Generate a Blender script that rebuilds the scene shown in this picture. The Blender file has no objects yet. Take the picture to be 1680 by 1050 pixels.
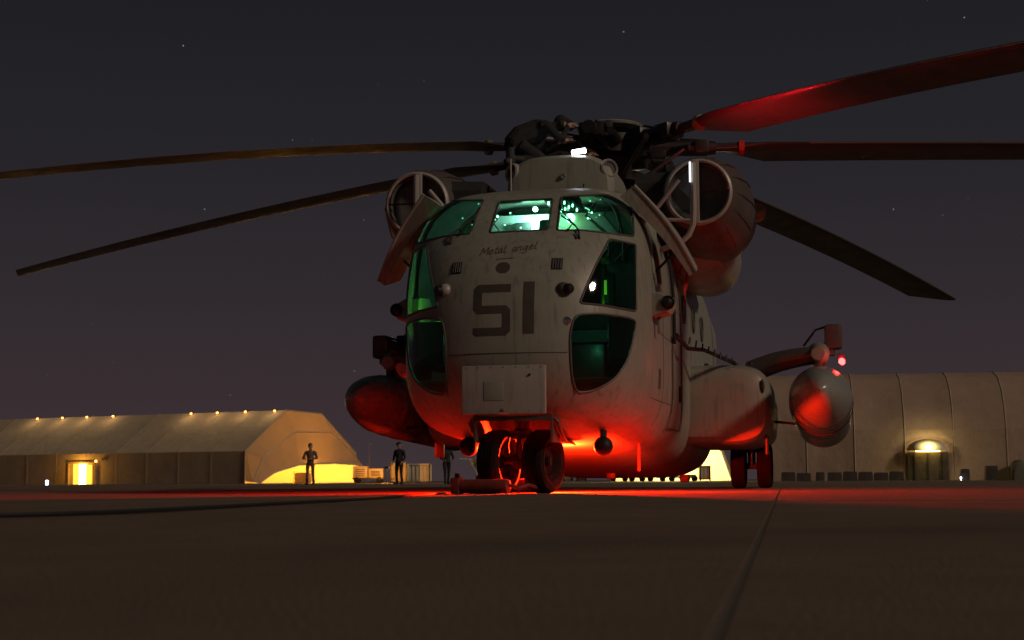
import bpy, bmesh, math, random
import numpy as np
from mathutils import Vector, Matrix
from mathutils.bvhtree import BVHTree
random.seed(7)
S = bpy.context.scene
COL = S.collection
R = math.radians

# ------------------------------------------------------------------ camera
F_PX, PITCH, ROLL, CAM_H = 2574.0, 0.102, -0.0055, 0.136
HX, HY, HT = 0.089, 16.606, 0.202            # where the helicopter's nose gear stands, and its heading
_right = Vector((1, 0, 0)); FWD = Vector((0, math.cos(PITCH), math.sin(PITCH)))
_up = Vector((0, -math.sin(PITCH), math.cos(PITCH)))
RGT = _right*math.cos(ROLL)+_up*math.sin(ROLL); UPV = _up*math.cos(ROLL)-_right*math.sin(ROLL)
cam = bpy.data.cameras.new('camera'); camo = bpy.data.objects.new('camera', cam); COL.objects.link(camo)
camo.matrix_world = Matrix(((RGT.x, UPV.x, -FWD.x, 0), (RGT.y, UPV.y, -FWD.y, 0), (RGT.z, UPV.z, -FWD.z, CAM_H), (0, 0, 0, 1)))
cam.sensor_width = 36; cam.lens = F_PX/1680*36; cam.clip_start = 0.05; cam.clip_end = 6000
cam.dof.use_dof = True; cam.dof.focus_distance = 17.0; cam.dof.aperture_fstop = 5.6
S.camera = camo

# ------------------------------------------------------------------ night sky, dim flood light, exposure
wd = bpy.data.worlds.new('World'); S.world = wd; wd.use_nodes = True
nt = wd.node_tree; nt.nodes.clear(); N = nt.nodes.new; L = nt.links.new
out = N('ShaderNodeOutputWorld'); bg = N('ShaderNodeBackground'); bg.inputs[1].default_value = 1.0
sky = N('ShaderNodeTexSky'); sky.sky_type = 'NISHITA'; sky.sun_disc = False
sky.sun_elevation = R(-6); sky.sun_rotation = R(200)
skm = N('ShaderNodeVectorMath'); skm.operation = 'SCALE'; skm.inputs['Scale'].default_value = 0.05
L(sky.outputs[0], skm.inputs[0])
tc = N('ShaderNodeTexCoord'); sep = N('ShaderNodeSeparateXYZ'); L(tc.outputs['Generated'], sep.inputs[0])
ramp = N('ShaderNodeValToRGB'); cr = ramp.color_ramp; L(sep.outputs[2], ramp.inputs[0])
cr.elements[0].position = 0.0; cr.elements[0].color = (.047, .033, .037, 1)
cr.elements[1].position = 1.0; cr.elements[1].color = (.0095, .0105, .013, 1)
for p, c in ((.04, (.042, .0285, .033, 1)), (.11, (.0305, .0238, .0278, 1)), (.20, (.0192, .0178, .0222, 1)), (.32, (.0122, .0127, .0148, 1))):
    e = cr.elements.new(p); e.color = c
vor = N('ShaderNodeTexVoronoi'); vor.inputs['Scale'].default_value = 120.0; L(tc.outputs['Generated'], vor.inputs['Vector'])
lt = N('ShaderNodeMath'); lt.operation = 'LESS_THAN'; L(vor.outputs['Distance'], lt.inputs[0]); lt.inputs[1].default_value = 0.05
wn = N('ShaderNodeTexWhiteNoise'); L(vor.outputs['Color'], wn.inputs['Vector'])
pw = N('ShaderNodeMath'); pw.operation = 'POWER'; L(wn.outputs['Value'], pw.inputs[0]); pw.inputs[1].default_value = 18.0
st = N('ShaderNodeMath'); st.operation = 'MULTIPLY'; L(lt.outputs[0], st.inputs[0]); L(pw.outputs[0], st.inputs[1])
st2 = N('ShaderNodeMath'); st2.operation = 'MULTIPLY'; L(st.outputs[0], st2.inputs[0]); st2.inputs[1].default_value = 0.32
a1 = N('ShaderNodeVectorMath'); a1.operation = 'ADD'; L(ramp.outputs[0], a1.inputs[0]); L(skm.outputs[0], a1.inputs[1])
a2 = N('ShaderNodeVectorMath'); a2.operation = 'ADD'; L(a1.outputs[0], a2.inputs[0]); L(st2.outputs[0], a2.inputs[1])
L(a2.outputs[0], bg.inputs[0]); L(bg.outputs[0], out.inputs[0])

sl = bpy.data.lights.new('sun', 'SUN'); so = bpy.data.objects.new('sun', sl); COL.objects.link(so)
sl.energy = 0.95; sl.angle = R(6); sl.color = (1, .76, .57)
# dim far-off light from behind the camera, low and well to the right
so.rotation_euler = Vector((-.70, .52, -.48)).to_track_quat('-Z', 'Y').to_euler()
S.view_settings.view_transform = 'Standard'; S.view_settings.look = 'None'
S.view_settings.exposure = 0; S.view_settings.gamma = 1; S.view_settings.use_curve_mapping = False
S.render.engine = 'CYCLES'; S.cycles.max_bounces = 8; S.cycles.transparent_max_bounces = 12
S.cycles.sample_clamp_indirect = 3.0; S.cycles.use_denoising = True

# ------------------------------------------------------------------ materials
MATS = {}
def mat(name, col, rough=.6, metal=0, noise=0, nscale=6, streak=0, bump=0, bscale=60, emit=None, es=0, spec=.5, col2=None, coat=0, bdist=.02, stain=0):
    m = bpy.data.materials.new(name); m.use_nodes = True; t = m.node_tree; b = t.nodes['Principled BSDF']
    b.inputs['Base Color'].default_value = (*col, 1); b.inputs['Roughness'].default_value = rough
    b.inputs['Metallic'].default_value = metal; b.inputs['Specular IOR Level'].default_value = spec
    if coat: b.inputs['Coat Weight'].default_value = coat; b.inputs['Coat Roughness'].default_value = .12
    if noise or streak or bump:
        co = t.nodes.new('ShaderNodeTexCoord')
    if noise or streak:
        n1 = t.nodes.new('ShaderNodeTexNoise'); n1.inputs['Scale'].default_value = nscale; n1.inputs['Detail'].default_value = 6; n1.inputs['Roughness'].default_value = .65
        t.links.new(co.outputs['Object'], n1.inputs['Vector'])
        r1 = t.nodes.new('ShaderNodeMapRange'); r1.inputs[1].default_value = .3; r1.inputs[2].default_value = .7
        t.links.new(n1.outputs['Fac'], r1.inputs[0])
        mx = t.nodes.new('ShaderNodeMixRGB'); c2 = col2 or tuple(c*(1-noise) for c in col)
        mx.inputs[1].default_value = (*c2, 1); mx.inputs[2].default_value = (*col, 1); t.links.new(r1.outputs[0], mx.inputs[0])
        last = mx.outputs[0]
        rr = t.nodes.new('ShaderNodeMapRange'); rr.inputs[3].default_value = min(1, rough+.12); rr.inputs[4].default_value = max(.05, rough-.1)
        t.links.new(r1.outputs[0], rr.inputs[0]); t.links.new(rr.outputs[0], b.inputs['Roughness'])
        if streak:
            mp = t.nodes.new('ShaderNodeMapping'); mp.inputs['Scale'].default_value = (9, 9, .7); t.links.new(co.outputs['Object'], mp.inputs[0])
            n2 = t.nodes.new('ShaderNodeTexNoise'); n2.inputs['Scale'].default_value = 2.2; n2.inputs['Detail'].default_value = 5; t.links.new(mp.outputs[0], n2.inputs['Vector'])
            r2 = t.nodes.new('ShaderNodeMapRange'); r2.inputs[1].default_value = .53; r2.inputs[2].default_value = .72; r2.inputs[4].default_value = streak
            t.links.new(n2.outputs['Fac'], r2.inputs[0])
            m2 = t.nodes.new('ShaderNodeMixRGB'); m2.inputs[2].default_value = (.045, .035, .025, 1); t.links.new(last, m2.inputs[1]); t.links.new(r2.outputs[0], m2.inputs[0])
            last = m2.outputs[0]
        if stain:
            for sc, lo, hi, k in ((.55, .52, .72, stain), (85, .45, .75, stain*.6), (3.1, .60, .75, stain*.8)):
                n4 = t.nodes.new('ShaderNodeTexNoise'); n4.inputs['Scale'].default_value = sc; n4.inputs['Detail'].default_value = 7; n4.inputs['Roughness'].default_value = .7; t.links.new(co.outputs['Object'], n4.inputs['Vector'])
                r4 = t.nodes.new('ShaderNodeMapRange'); r4.inputs[1].default_value = lo; r4.inputs[2].default_value = hi; r4.inputs[4].default_value = k; t.links.new(n4.outputs['Fac'], r4.inputs[0])
                m4 = t.nodes.new('ShaderNodeMixRGB'); m4.inputs[2].default_value = (.03, .026, .022, 1); t.links.new(last, m4.inputs[1]); t.links.new(r4.outputs[0], m4.inputs[0]); last = m4.outputs[0]
        t.links.new(last, b.inputs['Base Color'])
    if bump:
        n3 = t.nodes.new('ShaderNodeTexNoise'); n3.inputs['Scale'].default_value = bscale; n3.inputs['Detail'].default_value = 4; t.links.new(co.outputs['Object'], n3.inputs['Vector'])
        bp = t.nodes.new('ShaderNodeBump'); bp.inputs['Strength'].default_value = bump; bp.inputs['Distance'].default_value = bdist
        t.links.new(n3.outputs['Fac'], bp.inputs['Height']); t.links.new(bp.outputs[0], b.inputs['Normal'])
    if emit:
        b.inputs['Emission Color'].default_value = (*emit, 1); b.inputs['Emission Strength'].default_value = es
    MATS[name] = m; return m
mat('paint', (.285, .29, .245), .40, noise=.20, nscale=2.6, streak=.40, bump=.05, bscale=3)
mat('paint_dark', (.085, .075, .068), .5, noise=.25, nscale=5, streak=.4)
mat('paint_tank', (.13, .12, .115), .28, noise=.25, nscale=4, streak=.3)
mat('tank_cap', (.25, .27, .25), .26, noise=.15, nscale=6)
mat('paint_barrel', (.095, .075, .068), .45, noise=.3, nscale=4, streak=.5)
mat('paint_light', (.36, .34, .31), .4, noise=.15, nscale=4, streak=.25)
mat('marking', (.075, .062, .050), .55, noise=.35, nscale=14)
mat('black', (.012, .012, .013), .5, noise=.3, nscale=10, spec=.3)
mat('soot', (.03, .028, .027), .8, noise=.5, nscale=5)
mat('rubber', (.010, .010, .010), .85, noise=.4, nscale=9, bump=.1, bscale=40, spec=.15)
mat('metal', (.30, .29, .28), .35, .9, noise=.3, nscale=12)
mat('metal_dark', (.055, .05, .048), .45, .6, noise=.45, nscale=9)
mat('chrome', (.75, .75, .75), .12, 1)
mat('brass', (.33, .27, .13), .4, .5, noise=.3, nscale=10)
mat('blade', (.042, .038, .036), .42, noise=.35, nscale=3, streak=.2)
mat('blade_edge', (.30, .29, .28), .3, .8, noise=.2, nscale=6)
mat('interior', (.36, .38, .37), .7, noise=.2, nscale=8)
mat('shade_dark', (.05, .055, .05), .9, noise=.7, nscale=9)  # dark tone standing in for shade inside the cockpit
mat('lamp_dim', (.3, .8, .5), .3, emit=(.25, 1, .6), es=2.5)
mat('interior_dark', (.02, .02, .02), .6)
mat('seat_cloth', (.035, .04, .035), .9, noise=.3, nscale=20)
mat('red_cloth', (.45, .02, .015), .8, noise=.25, nscale=20)
mat('chock', (.22, .03, .02), .7, noise=.45, nscale=15)
mat('concrete', (.195, .145, .112), .85, noise=.2, nscale=2.2, bump=.5, bscale=120, spec=.15, stain=.5)
mat('ground', (.165, .127, .10), .8, noise=.25, nscale=.12, bump=.2, bscale=3, spec=.3)
mat('sealant', (.12, .095, .075), .7, noise=.3, nscale=30)
mat('cable', (.01, .01, .01), .6)
mat('tent', (.44, .37, .26), .85, noise=.18, nscale=.35, streak=.25, bump=.35, bscale=.9, bdist=.25)
mat('tent_wall_lit', (.52, .40, .26), .85, noise=.25, nscale=.5, streak=.35)  # wall fabric, lightened in colour where the sun misses it
mat('tent_rib', (.50, .44, .34), .7, noise=.2, nscale=.6)
mat('tent_inside', (.75, .68, .48), .9)
mat('hangar_fabric', (.40, .29, .22), .85, noise=.2, nscale=.3, streak=.3, bump=.35, bscale=.8, bdist=.25)
mat('steel_box', (.42, .34, .20), .6, noise=.3, nscale=1.2, streak=.5)
mat('box_pale', (.62, .56, .42), .6, noise=.2, nscale=1.5, streak=.4)
mat('olive', (.10, .095, .06), .6, noise=.3, nscale=3)
mat('wood', (.40, .28, .14), .8, noise=.35, nscale=5, streak=.2)
mat('barrier', (.075, .062, .05), .8, noise=.4, nscale=2)
mat('skin', (.34, .20, .14), .55); mat('uniform', (.022, .021, .02), .9, noise=.3, nscale=14)
mat('uniform_tan', (.14, .115, .08), .9, noise=.25, nscale=14)
mat('uniform_black', (.012, .012, .012), .95, noise=.3, nscale=14); mat('boots', (.02, .018, .015), .7); mat('hair', (.015, .012, .01), .8)
mat('lamp_red', (.3, .01, .01), .3, emit=(1, .012, .004), es=60)
mat('lamp_red_nav', (.3, .01, .01), .3, emit=(1, .02, .02), es=24)
mat('lamp_white', (.8, .8, .8), .3, emit=(.88, .94, 1), es=18)
mat('lamp_white_dim', (.8, .8, .8), .3, emit=(.88, .94, 1), es=2.5)
mat('lamp_orange', (.8, .5, .2), .3, emit=(1, .42, .10), es=4)
mat('lamp_yellow', (.8, .6, .2), .3, emit=(1, .62, .13), es=16)
mat('door_glow', (.8, .6, .2), .6, emit=(1, .50, .05), es=1.6)  # glow painted into door leaves that are no lamp
mat('lamp_green', (.5, .8, .6), .3, emit=(.22, 1, .55), es=26)
mat('lamp_lime', (.4, .8, .1), .3, emit=(.24, 1, .04), es=.45)
mat('lamp_blue', (.8, .8, .9), .3, emit=(.7, .75, 1), es=8)
def thin(name, col, k):
    m = mat(name, col, .85, noise=.15, nscale=.5); t = m.node_tree; b = t.nodes['Principled BSDF']; o = t.nodes['Material Output']
    tr = t.nodes.new('ShaderNodeBsdfTranslucent'); tr.inputs[0].default_value = (*col, 1); mx = t.nodes.new('ShaderNodeMixShader'); mx.inputs[0].default_value = k
    t.links.new(b.outputs[0], mx.inputs[1]); t.links.new(tr.outputs[0], mx.inputs[2]); t.links.new(mx.outputs[0], o.inputs[0])
thin('tent_thin', (.44, .37, .25), .4)
def glass(name, tint, gloss=1.0):
    m = bpy.data.materials.new(name); m.use_nodes = True; t = m.node_tree; t.nodes.clear()
    o = t.nodes.new('ShaderNodeOutputMaterial'); tr = t.nodes.new('ShaderNodeBsdfTransparent'); tr.inputs[0].default_value = (*tint, 1)
    g = t.nodes.new('ShaderNodeBsdfGlossy'); g.inputs['Roughness'].default_value = .04
    f = t.nodes.new('ShaderNodeFresnel'); f.inputs[0].default_value = 1.5
    mx = t.nodes.new('ShaderNodeMixShader'); t.links.new(f.outputs[0], mx.inputs[0]); t.links.new(tr.outputs[0], mx.inputs[1]); t.links.new(g.outputs[0], mx.inputs[2]); t.links.new(mx.outputs[0], o.inputs[0])
    MATS[name] = m
glass('glass', (.78, .94, .88)); glass('glass_dark', (.30, .42, .36))  # centre pane's extra brightness is put into its clearer tint

# ------------------------------------------------------------------ mesh helpers
class MB:
    def __init__(s): s.v = []; s.f = []; s.mi = []
    def add(s, vs, fs, mi=0):
        o = len(s.v); s.v += [tuple(p) for p in vs]; s.f += [tuple(i+o for i in f) for f in fs]; s.mi += [mi]*len(fs); return s
    def box(s, c, d, rot=None, bev=0, mi=0):
        bm = bmesh.new(); bmesh.ops.create_cube(bm, size=1); bmesh.ops.scale(bm, vec=d, verts=bm.verts)
        if bev: bmesh.ops.bevel(bm, geom=bm.edges[:], offset=bev, segments=2, profile=.6, affect='EDGES')
        M = Matrix.Translation(c) @ (rot.to_4x4() if rot else Matrix.Identity(4))
        bmesh.ops.transform(bm, matrix=M, verts=bm.verts); bm.verts.index_update()
        s.add([v.co[:] for v in bm.verts], [[v.index for v in f.verts] for f in bm.faces], mi); bm.free(); return s
    def tube(s, pts, rad, n=10, cap=True, mi=0, flat=None):
        pts = [Vector(p) for p in pts]; k = len(pts); rad = [rad]*k if isinstance(rad, (int, float)) else rad
        vs = []; prev = None
        for i, p in enumerate(pts):
            t = (pts[min(i+1, k-1)]-pts[max(i-1, 0)]).normalized()
            if prev is None:
                a = Vector((0, 0, 1)) if abs(t.z) < .9 else Vector((1, 0, 0)); x = t.cross(a).normalized()
            else: x = (prev-t*prev.dot(t)).normalized()
            prev = x; y = t.cross(x)
            for j in range(n):
                a = 2*math.pi*j/n; vs.append(p+(x*math.cos(a)+y*math.sin(a))*rad[i])
        fs = [(i*n+j, i*n+(j+1) % n, (i+1)*n+(j+1) % n, (i+1)*n+j) for i in range(k-1) for j in range(n)]
        if cap: fs += [tuple(range(n))[::-1], tuple((k-1)*n+j for j in range(n))]
        return s.add(vs, fs, mi)
    def loop(s, pts, rad, n=8, mi=0):
        pts = [Vector(p) for p in pts]; k = len(pts); vs = []
        nrm = Vector((0, 0, 0))
        for i in range(k): nrm += pts[i].cross(pts[(i+1) % k])
        nrm.normalize()
        for i, p in enumerate(pts):
            t = (pts[(i+1) % k]-pts[i-1]).normalized(); x = (nrm-t*nrm.dot(t)).normalized(); y = t.cross(x)
            for j in range(n):
                a = 2*math.pi*j/n; vs.append(p+(x*math.cos(a)+y*math.sin(a))*rad)
        return s.add(vs, [(i*n+j, i*n+(j+1) % n, ((i+1) % k)*n+(j+1) % n, ((i+1) % k)*n+j) for i in range(k) for j in range(n)], mi)
    def lathe(s, prof, o, axis, n=32, mi=0):      # prof: (distance along axis, radius)
        o = Vector(o); t = Vector(axis).normalized(); a = Vector((0, 0, 1)) if abs(t.z) < .9 else Vector((1, 0, 0)); x = t.cross(a).normalized(); y = t.cross(x)
        vs = []
        for h, r in prof:
            for j in range(n):
                q = 2*math.pi*j/n; vs.append(o+t*h+(x*math.cos(q)+y*math.sin(q))*max(r, 1e-4))
        k = len(prof)
        return s.add(vs, [(i*n+j, i*n+(j+1) % n, (i+1)*n+(j+1) % n, (i+1)*n+j) for i in range(k-1) for j in range(n)], mi)
    def ball(s, c, r, sc=(1, 1, 1), n=16, mi=0):
        c = Vector(c); m = n//2; vs = []
        for i in range(m+1):
            a = math.pi*i/m
            for j in range(n):
                b = 2*math.pi*j/n; vs.append((c.x+r*sc[0]*math.sin(a)*math.cos(b), c.y+r*sc[1]*math.sin(a)*math.sin(b), c.z+r*sc[2]*math.cos(a)))
        return s.add(vs, [(i*n+j, (i+1)*n+j, (i+1)*n+(j+1) % n, i*n+(j+1) % n) for i in range(m) for j in range(n)], mi)
    def rings(s, rs, close=True, cap0=True, cap1=True, mi=0):
        n = len(rs[0]); k = len(rs); vs = [p for r in rs for p in r]
        fs = [(i*n+j, i*n+(j+1) % n, (i+1)*n+(j+1) % n, (i+1)*n+j) for i in range(k-1) for j in range(n if close else n-1)]
        if cap0: fs.append(tuple(range(n))[::-1])
        if cap1: fs.append(tuple((k-1)*n+j for j in range(n)))
        return s.add(vs, fs, mi)
    def mesh(s, name, mats, angle=28):
        me = bpy.data.meshes.new(name); me.from_pydata(s.v, [], s.f)
        for m in (mats if isinstance(mats, (list, tuple)) else [mats]): me.materials.append(MATS[m])
        for p, i in zip(me.polygons, s.mi): p.material_index = i
        bm = bmesh.new(); bm.from_mesh(me); bmesh.ops.recalc_face_normals(bm, faces=bm.faces); bm.to_mesh(me); bm.free()
        me.polygons.foreach_set('use_smooth', [True]*len(me.polygons)); me.set_sharp_from_angle(angle=R(angle)); me.update()
        return me
    def build(s, name, mats, parent=None, label=None, angle=28):
        o = bpy.data.objects.new(name, s.mesh(name, mats, angle)); COL.objects.link(o)
        if parent: o.parent = parent
        if label: o['label'] = label
        return o
def tag(o, label=None, cat=None, group=None, kind=None):
    for k, v in (('label', label), ('category', cat), ('group', group), ('kind', kind)):
        if v: o[k] = v
    return o
def empty(name, loc=(0, 0, 0), rz=0):
    o = bpy.data.objects.new(name, None); COL.objects.link(o); o.location = loc; o.rotation_euler = (0, 0, rz); o.empty_display_size = .1; return o
def lamp(name, loc, col, en, rad, parent=None):
    l = bpy.data.lights.new(name, 'POINT'); l.energy = en; l.color = col; l.shadow_soft_size = rad
    o = bpy.data.objects.new(name, l); COL.objects.link(o); o.location = loc
    if parent: o.parent = parent
    return o
def copy_tree(o, parent=None):
    c = o.copy(); COL.objects.link(c); c.parent = parent
    for ch in list(o.children): copy_tree(ch, c)
    return c
def ray_dir(x, y): return FWD+RGT*((x-840)/F_PX)-UPV*((y-525)/F_PX)
def at(x, y, Y):                       # survey: the point at distance Y seen at picture point x, y
    d = ray_dir(x, y); return Vector((0, 0, CAM_H))+d*(Y/d.y)
def ground(x, Y): p = at(x, 790, Y); return Vector((p.x, Y, 0))

# ------------------------------------------------------------------ apron of concrete slabs
me = bpy.data.meshes.new('ground'); me.from_pydata([(-3000, -300, -.02), (3000, -300, -.02), (3000, 4500, -.02), (-3000, 4500, -.02)], [], [(0, 1, 2, 3)]); me.materials.append(MATS['ground'])
g = bpy.data.objects.new('ground', me); COL.objects.link(g); tag(g, 'wide dark airfield ground reaching to the horizon', kind='structure')
apron = empty('apron', (-.065, 0, 0), -.171); tag(apron, 'dark concrete apron of large slabs with sealed joints', kind='structure')
SW, SLN = 6.1, 12.2
slab_m = MB().box((0, 0, -.03), (SW-.012, SLN-.012, .06), bev=.003).mesh('slab', 'concrete', 2)
for i in range(-9, 9):
    for j in range(-1, 7):
        o = bpy.data.objects.new('slab', slab_m); COL.objects.link(o); o.parent = apron
        o.location = (SW*(i+.5), -2.2+SLN*(j+.5), random.uniform(-.0015, .0015)); o.rotation_euler = (0, 0, math.pi*random.randint(0, 1))
mb = MB()
for i in range(-9, 10): mb.box((SW*i, 35, -.013), (.0115, 120, .020))
mb.build('joint_sealant', 'sealant', apron)
mb = MB()
for j in range(0, 7): mb.box((0, -2.2+SLN*j, -.017), (108, .0115, .020))
mb.build('joint_sealant', 'sealant', apron)

# ------------------------------------------------------------------ helicopter: x = port, y = aft, z = up, origin below the nose gear
heli = empty('helicopter', (HX, HY, 0), -HT)
tag(heli, 'large grey military transport helicopter numbered 51 with lit green cockpit', 'helicopter')
def lerp(tb, u): return float(np.interp(u, [t[0] for t in tb], [t[1] for t in tb]))
def smooth_tab(tb):          # monotone-ish smoothing of a profile table
    xs = np.array([t[0] for t in tb]); ys = np.array([t[1] for t in tb]); m = np.gradient(ys, xs)
    def f(u):
        u = min(max(u, xs[0]), xs[-1]); i = min(np.searchsorted(xs, u, 'right')-1, len(xs)-2); h = xs[i+1]-xs[i]; t = (u-xs[i])/h
        return float((2*t**3-3*t*t+1)*ys[i]+(t**3-2*t*t+t)*h*m[i]+(-2*t**3+3*t*t)*ys[i+1]+(t**3-t*t)*h*m[i+1])
    return f
ZT = [(-.80, 1.62), (-.79, 1.82), (-.76, 2.02), (-.70, 2.24), (-.60, 2.45), (-.45, 2.64), (-.3, 2.78), (-.1, 2.97), (.1, 3.14), (.25, 3.24), (.45, 3.31), (.7, 3.355), (1, 3.39), (1.6, 3.45), (3, 3.52), (8, 3.45), (12, 3.4), (15, 3.3)]
ZB = [(.45, .565), (1, .535), (3, .435), (8, .165), (10, .26), (12, 1.0), (15, 2.3)]
def f_w(u):
    if u > 9: return 1.345-.06*(u-9)
    if u > .75: return 1.345
    t = (u+.8)/1.55; return 1.345*max(0, 1-(1-t)**2.7)**.43
def f_zb(u):
    if u >= .45: return lerp(ZB, u)
    t = (u+.8)/1.25; return 1.58-(1.58-.565)*max(0, 1-(1-t)**2.5)**.46
NR = 420
def section(u):
    w, zb, zt = max(f_w(u), .002), f_zb(u), lerp(ZT, u); zm = 1.6 if u < 9 else .5*(zb+zt)
    k = min(1, max(0, (u+.8)/1.3)); n_t = 2.3+1.7*k; n_b = 2.5+1.3*k+1.5*min(1, max(0, (u-1.5)/2.5))
    a = np.linspace(0, 2*np.pi, 1441); c, s = np.cos(a), np.sin(a); n = np.where(s > 0, n_t, n_b)
    x = w*np.sign(c)*np.abs(c)**(2/n); z = zm+np.where(s > 0, zt-zm, zm-zb)*np.sign(s)*np.abs(s)**(2/n)
    d = np.r_[0, np.cumsum(np.hypot(np.diff(x), np.diff(z)))]; q = np.linspace(0, d[-1], NR+1)[:-1]
    return np.interp(q, d, x), np.interp(q, d, z)
us = list(-.8+1.3*np.linspace(0, 1, 100)**1.4)+list(np.arange(.515, 2.3, .02))+list(np.arange(2.5, 15.01, .25))
V = []
for u in us:
    x, z = section(u); V += [(a, u, b) for a, b in zip(x, z)]
Fc = [(i*NR+j, i*NR+(j+1) % NR, (i+1)*NR+(j+1) % NR, (i+1)*NR+j) for i in range(len(us)-1) for j in range(NR)]
VA = np.array(V); CEN = VA[np.array(Fc)].mean(1)
BV = BVHTree.FromPolygons([tuple(p) for p in V], Fc)
cT, sT = math.cos(HT), math.sin(HT)
def to_world(p): return np.stack([HX+p[..., 0]*cT+p[..., 1]*sT, HY-p[..., 0]*sT+p[..., 1]*cT, p[..., 2]], -1)
def survey(p):               # local points -> the survey photograph's coordinates, used only to trace window outlines on the skin
    d = to_world(p)-np.array([0, 0, CAM_H]); dep = d@np.array(FWD)
    return np.stack([840+F_PX*(d@np.array(RGT))/dep, 525-F_PX*(d@np.array(UPV))/dep], -1)
def loc_ray(x, y):
    d = ray_dir(x, y); o = Vector((-HX, -HY, CAM_H)); f = lambda q: Vector((q.x*cT-q.y*sT, q.x*sT+q.y*cT, q.z))
    return f(o), f(d).normalized()
def on_skin(x, y, off=0):
    o, d = loc_ray(x, y); h = BV.ray_cast(o, d)
    return None if h[0] is None else h[0]-d*off
def front(v, z, off=.003):   # skin point straight ahead at v, z
    h = BV.ray_cast(Vector((v, -4, z)), Vector((0, 1, 0))); return h[0]-Vector((0, off, 0)) if h[0] else None
def side(u, z, sgn, off=0):
    h = BV.ray_cast(Vector((4*sgn, u, z)), Vector((-sgn, 0, 0))); return h[0]+Vector((sgn*off, 0, 0)) if h[0] else Vector((1.34*sgn, u, z))
def inpoly(p, poly):
    x, y = p[:, 0], p[:, 1]; r = np.zeros(len(x), bool); k = len(poly)
    for i in range(k):
        (x1, y1), (x2, y2) = poly[i], poly[(i+1) % k]
        if y1 != y2: r ^= ((y1 > y) != (y2 > y)) & (x < (x2-x1)*(y-y1)/(y2-y1)+x1)
    return r
def dens(poly, step=5):
    o = []
    for i in range(len(poly)):
        a, b = poly[i], poly[(i+1) % len(poly)]; n = max(1, int(math.hypot(b[0]-a[0], b[1]-a[1])/step))
        o += [(a[0]+(b[0]-a[0])*k/n, a[1]+(b[1]-a[1])*k/n) for k in range(n)]
    return o
WIN = [('windscreen', [(819, 331), (907, 326), (899, 377), (804, 382)], False, 'glass', 'centre windscreen glowing bright green'),
       ('windscreen', [(921, 323), (985, 319), (1030, 322), (1038, 330), (1040, 388), (1000, 383), (958, 378), (914, 378)], True, 'glass_dark', None),
       ('quarter_window', [(1000, 392), (1043, 401), (1044, 455), (1044, 511), (990, 501), (951, 497), (962, 470), (976, 438)], True, 'glass_dark', None),
       ('chin_window', [(943, 516), (985, 514), (1043, 523), (1042, 542), (1030, 592), (1008, 623), (975, 641), (947, 645), (939, 623), (935, 580), (935, 547)], True, 'glass_dark', None)]
def chaikin(poly, k):
    for _ in range(k):
        o = []
        for i in range(len(poly)):
            a, b = poly[i], poly[(i+1) % len(poly)]; o += [(a[0]*.8+b[0]*.2, a[1]*.8+b[1]*.2), (a[0]*.2+b[0]*.8, a[1]*.2+b[1]*.8)]
        poly = o
    return poly
WIN = [(a, chaikin(dens(b, {'windscreen': 9, 'quarter_window': 12, 'chin_window': 30}[a]), 2), c, d, e) for a, b, c, d, e in WIN]
fn = np.array(Fc); vis = CEN[:, 1] < 2.2
used = np.zeros(len(Fc), bool)
pxs = survey(CEN); pxm = survey(CEN*np.array([-1, 1, 1]))
nrm = np.cross(VA[fn[:, 1]]-VA[fn[:, 0]], VA[fn[:, 3]]-VA[fn[:, 0]])
cl = np.array(loc_ray(840, 525)[0])
fro = np.einsum('ij,ij->i', nrm, cl-CEN); fro_s = np.sign(fro[np.argmin(np.abs(CEN[:, 0])+np.abs(CEN[:, 1]+.79)+np.abs(CEN[:, 2]-1.9))])
clm = cl*np.array([-1, 1, 1]); from_m = np.einsum('ij,ij->i', nrm*np.array([-1, 1, 1]), clm*np.array([-1, 1, 1])*np.array([-1, 1, 1])-CEN*np.array([-1, 1, 1]))
def cut(sel, name, parent, m, off=.006):
    idx = np.nonzero(sel)[0]; used[idx] = True
    vs = np.unique(fn[idx]); mp = {v: i for i, v in enumerate(vs)}
    b = MB(); b.add([V[v] for v in vs], [tuple(mp[v] for v in Fc[i]) for i in idx]); return b.build(name, m, parent)
SIDE = lambda s: CEN[:, 0]*s > -.45
for nm, poly, mir, gm, lab in WIN:
    for s in ((1, -1) if mir else (1,)):
        sel = inpoly(pxs if s > 0 else pxm, poly) & vis & (CEN[:, 1] < 1.35) & (CEN[:, 2] > .6)
        if mir: sel &= CEN[:, 0]*s > .2
        # outline on the skin
        P3 = [on_skin(*q) for q in dens(poly)]; P3 = [p for p in P3 if p is not None]
        P3 = [Vector((p.x*s, p.y, p.z)) for p in P3]
        fr = MB().loop(P3, .012, 8).build(nm, 'paint_dark', heli, lab)
        cut(sel, 'pane', fr, gm)
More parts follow.
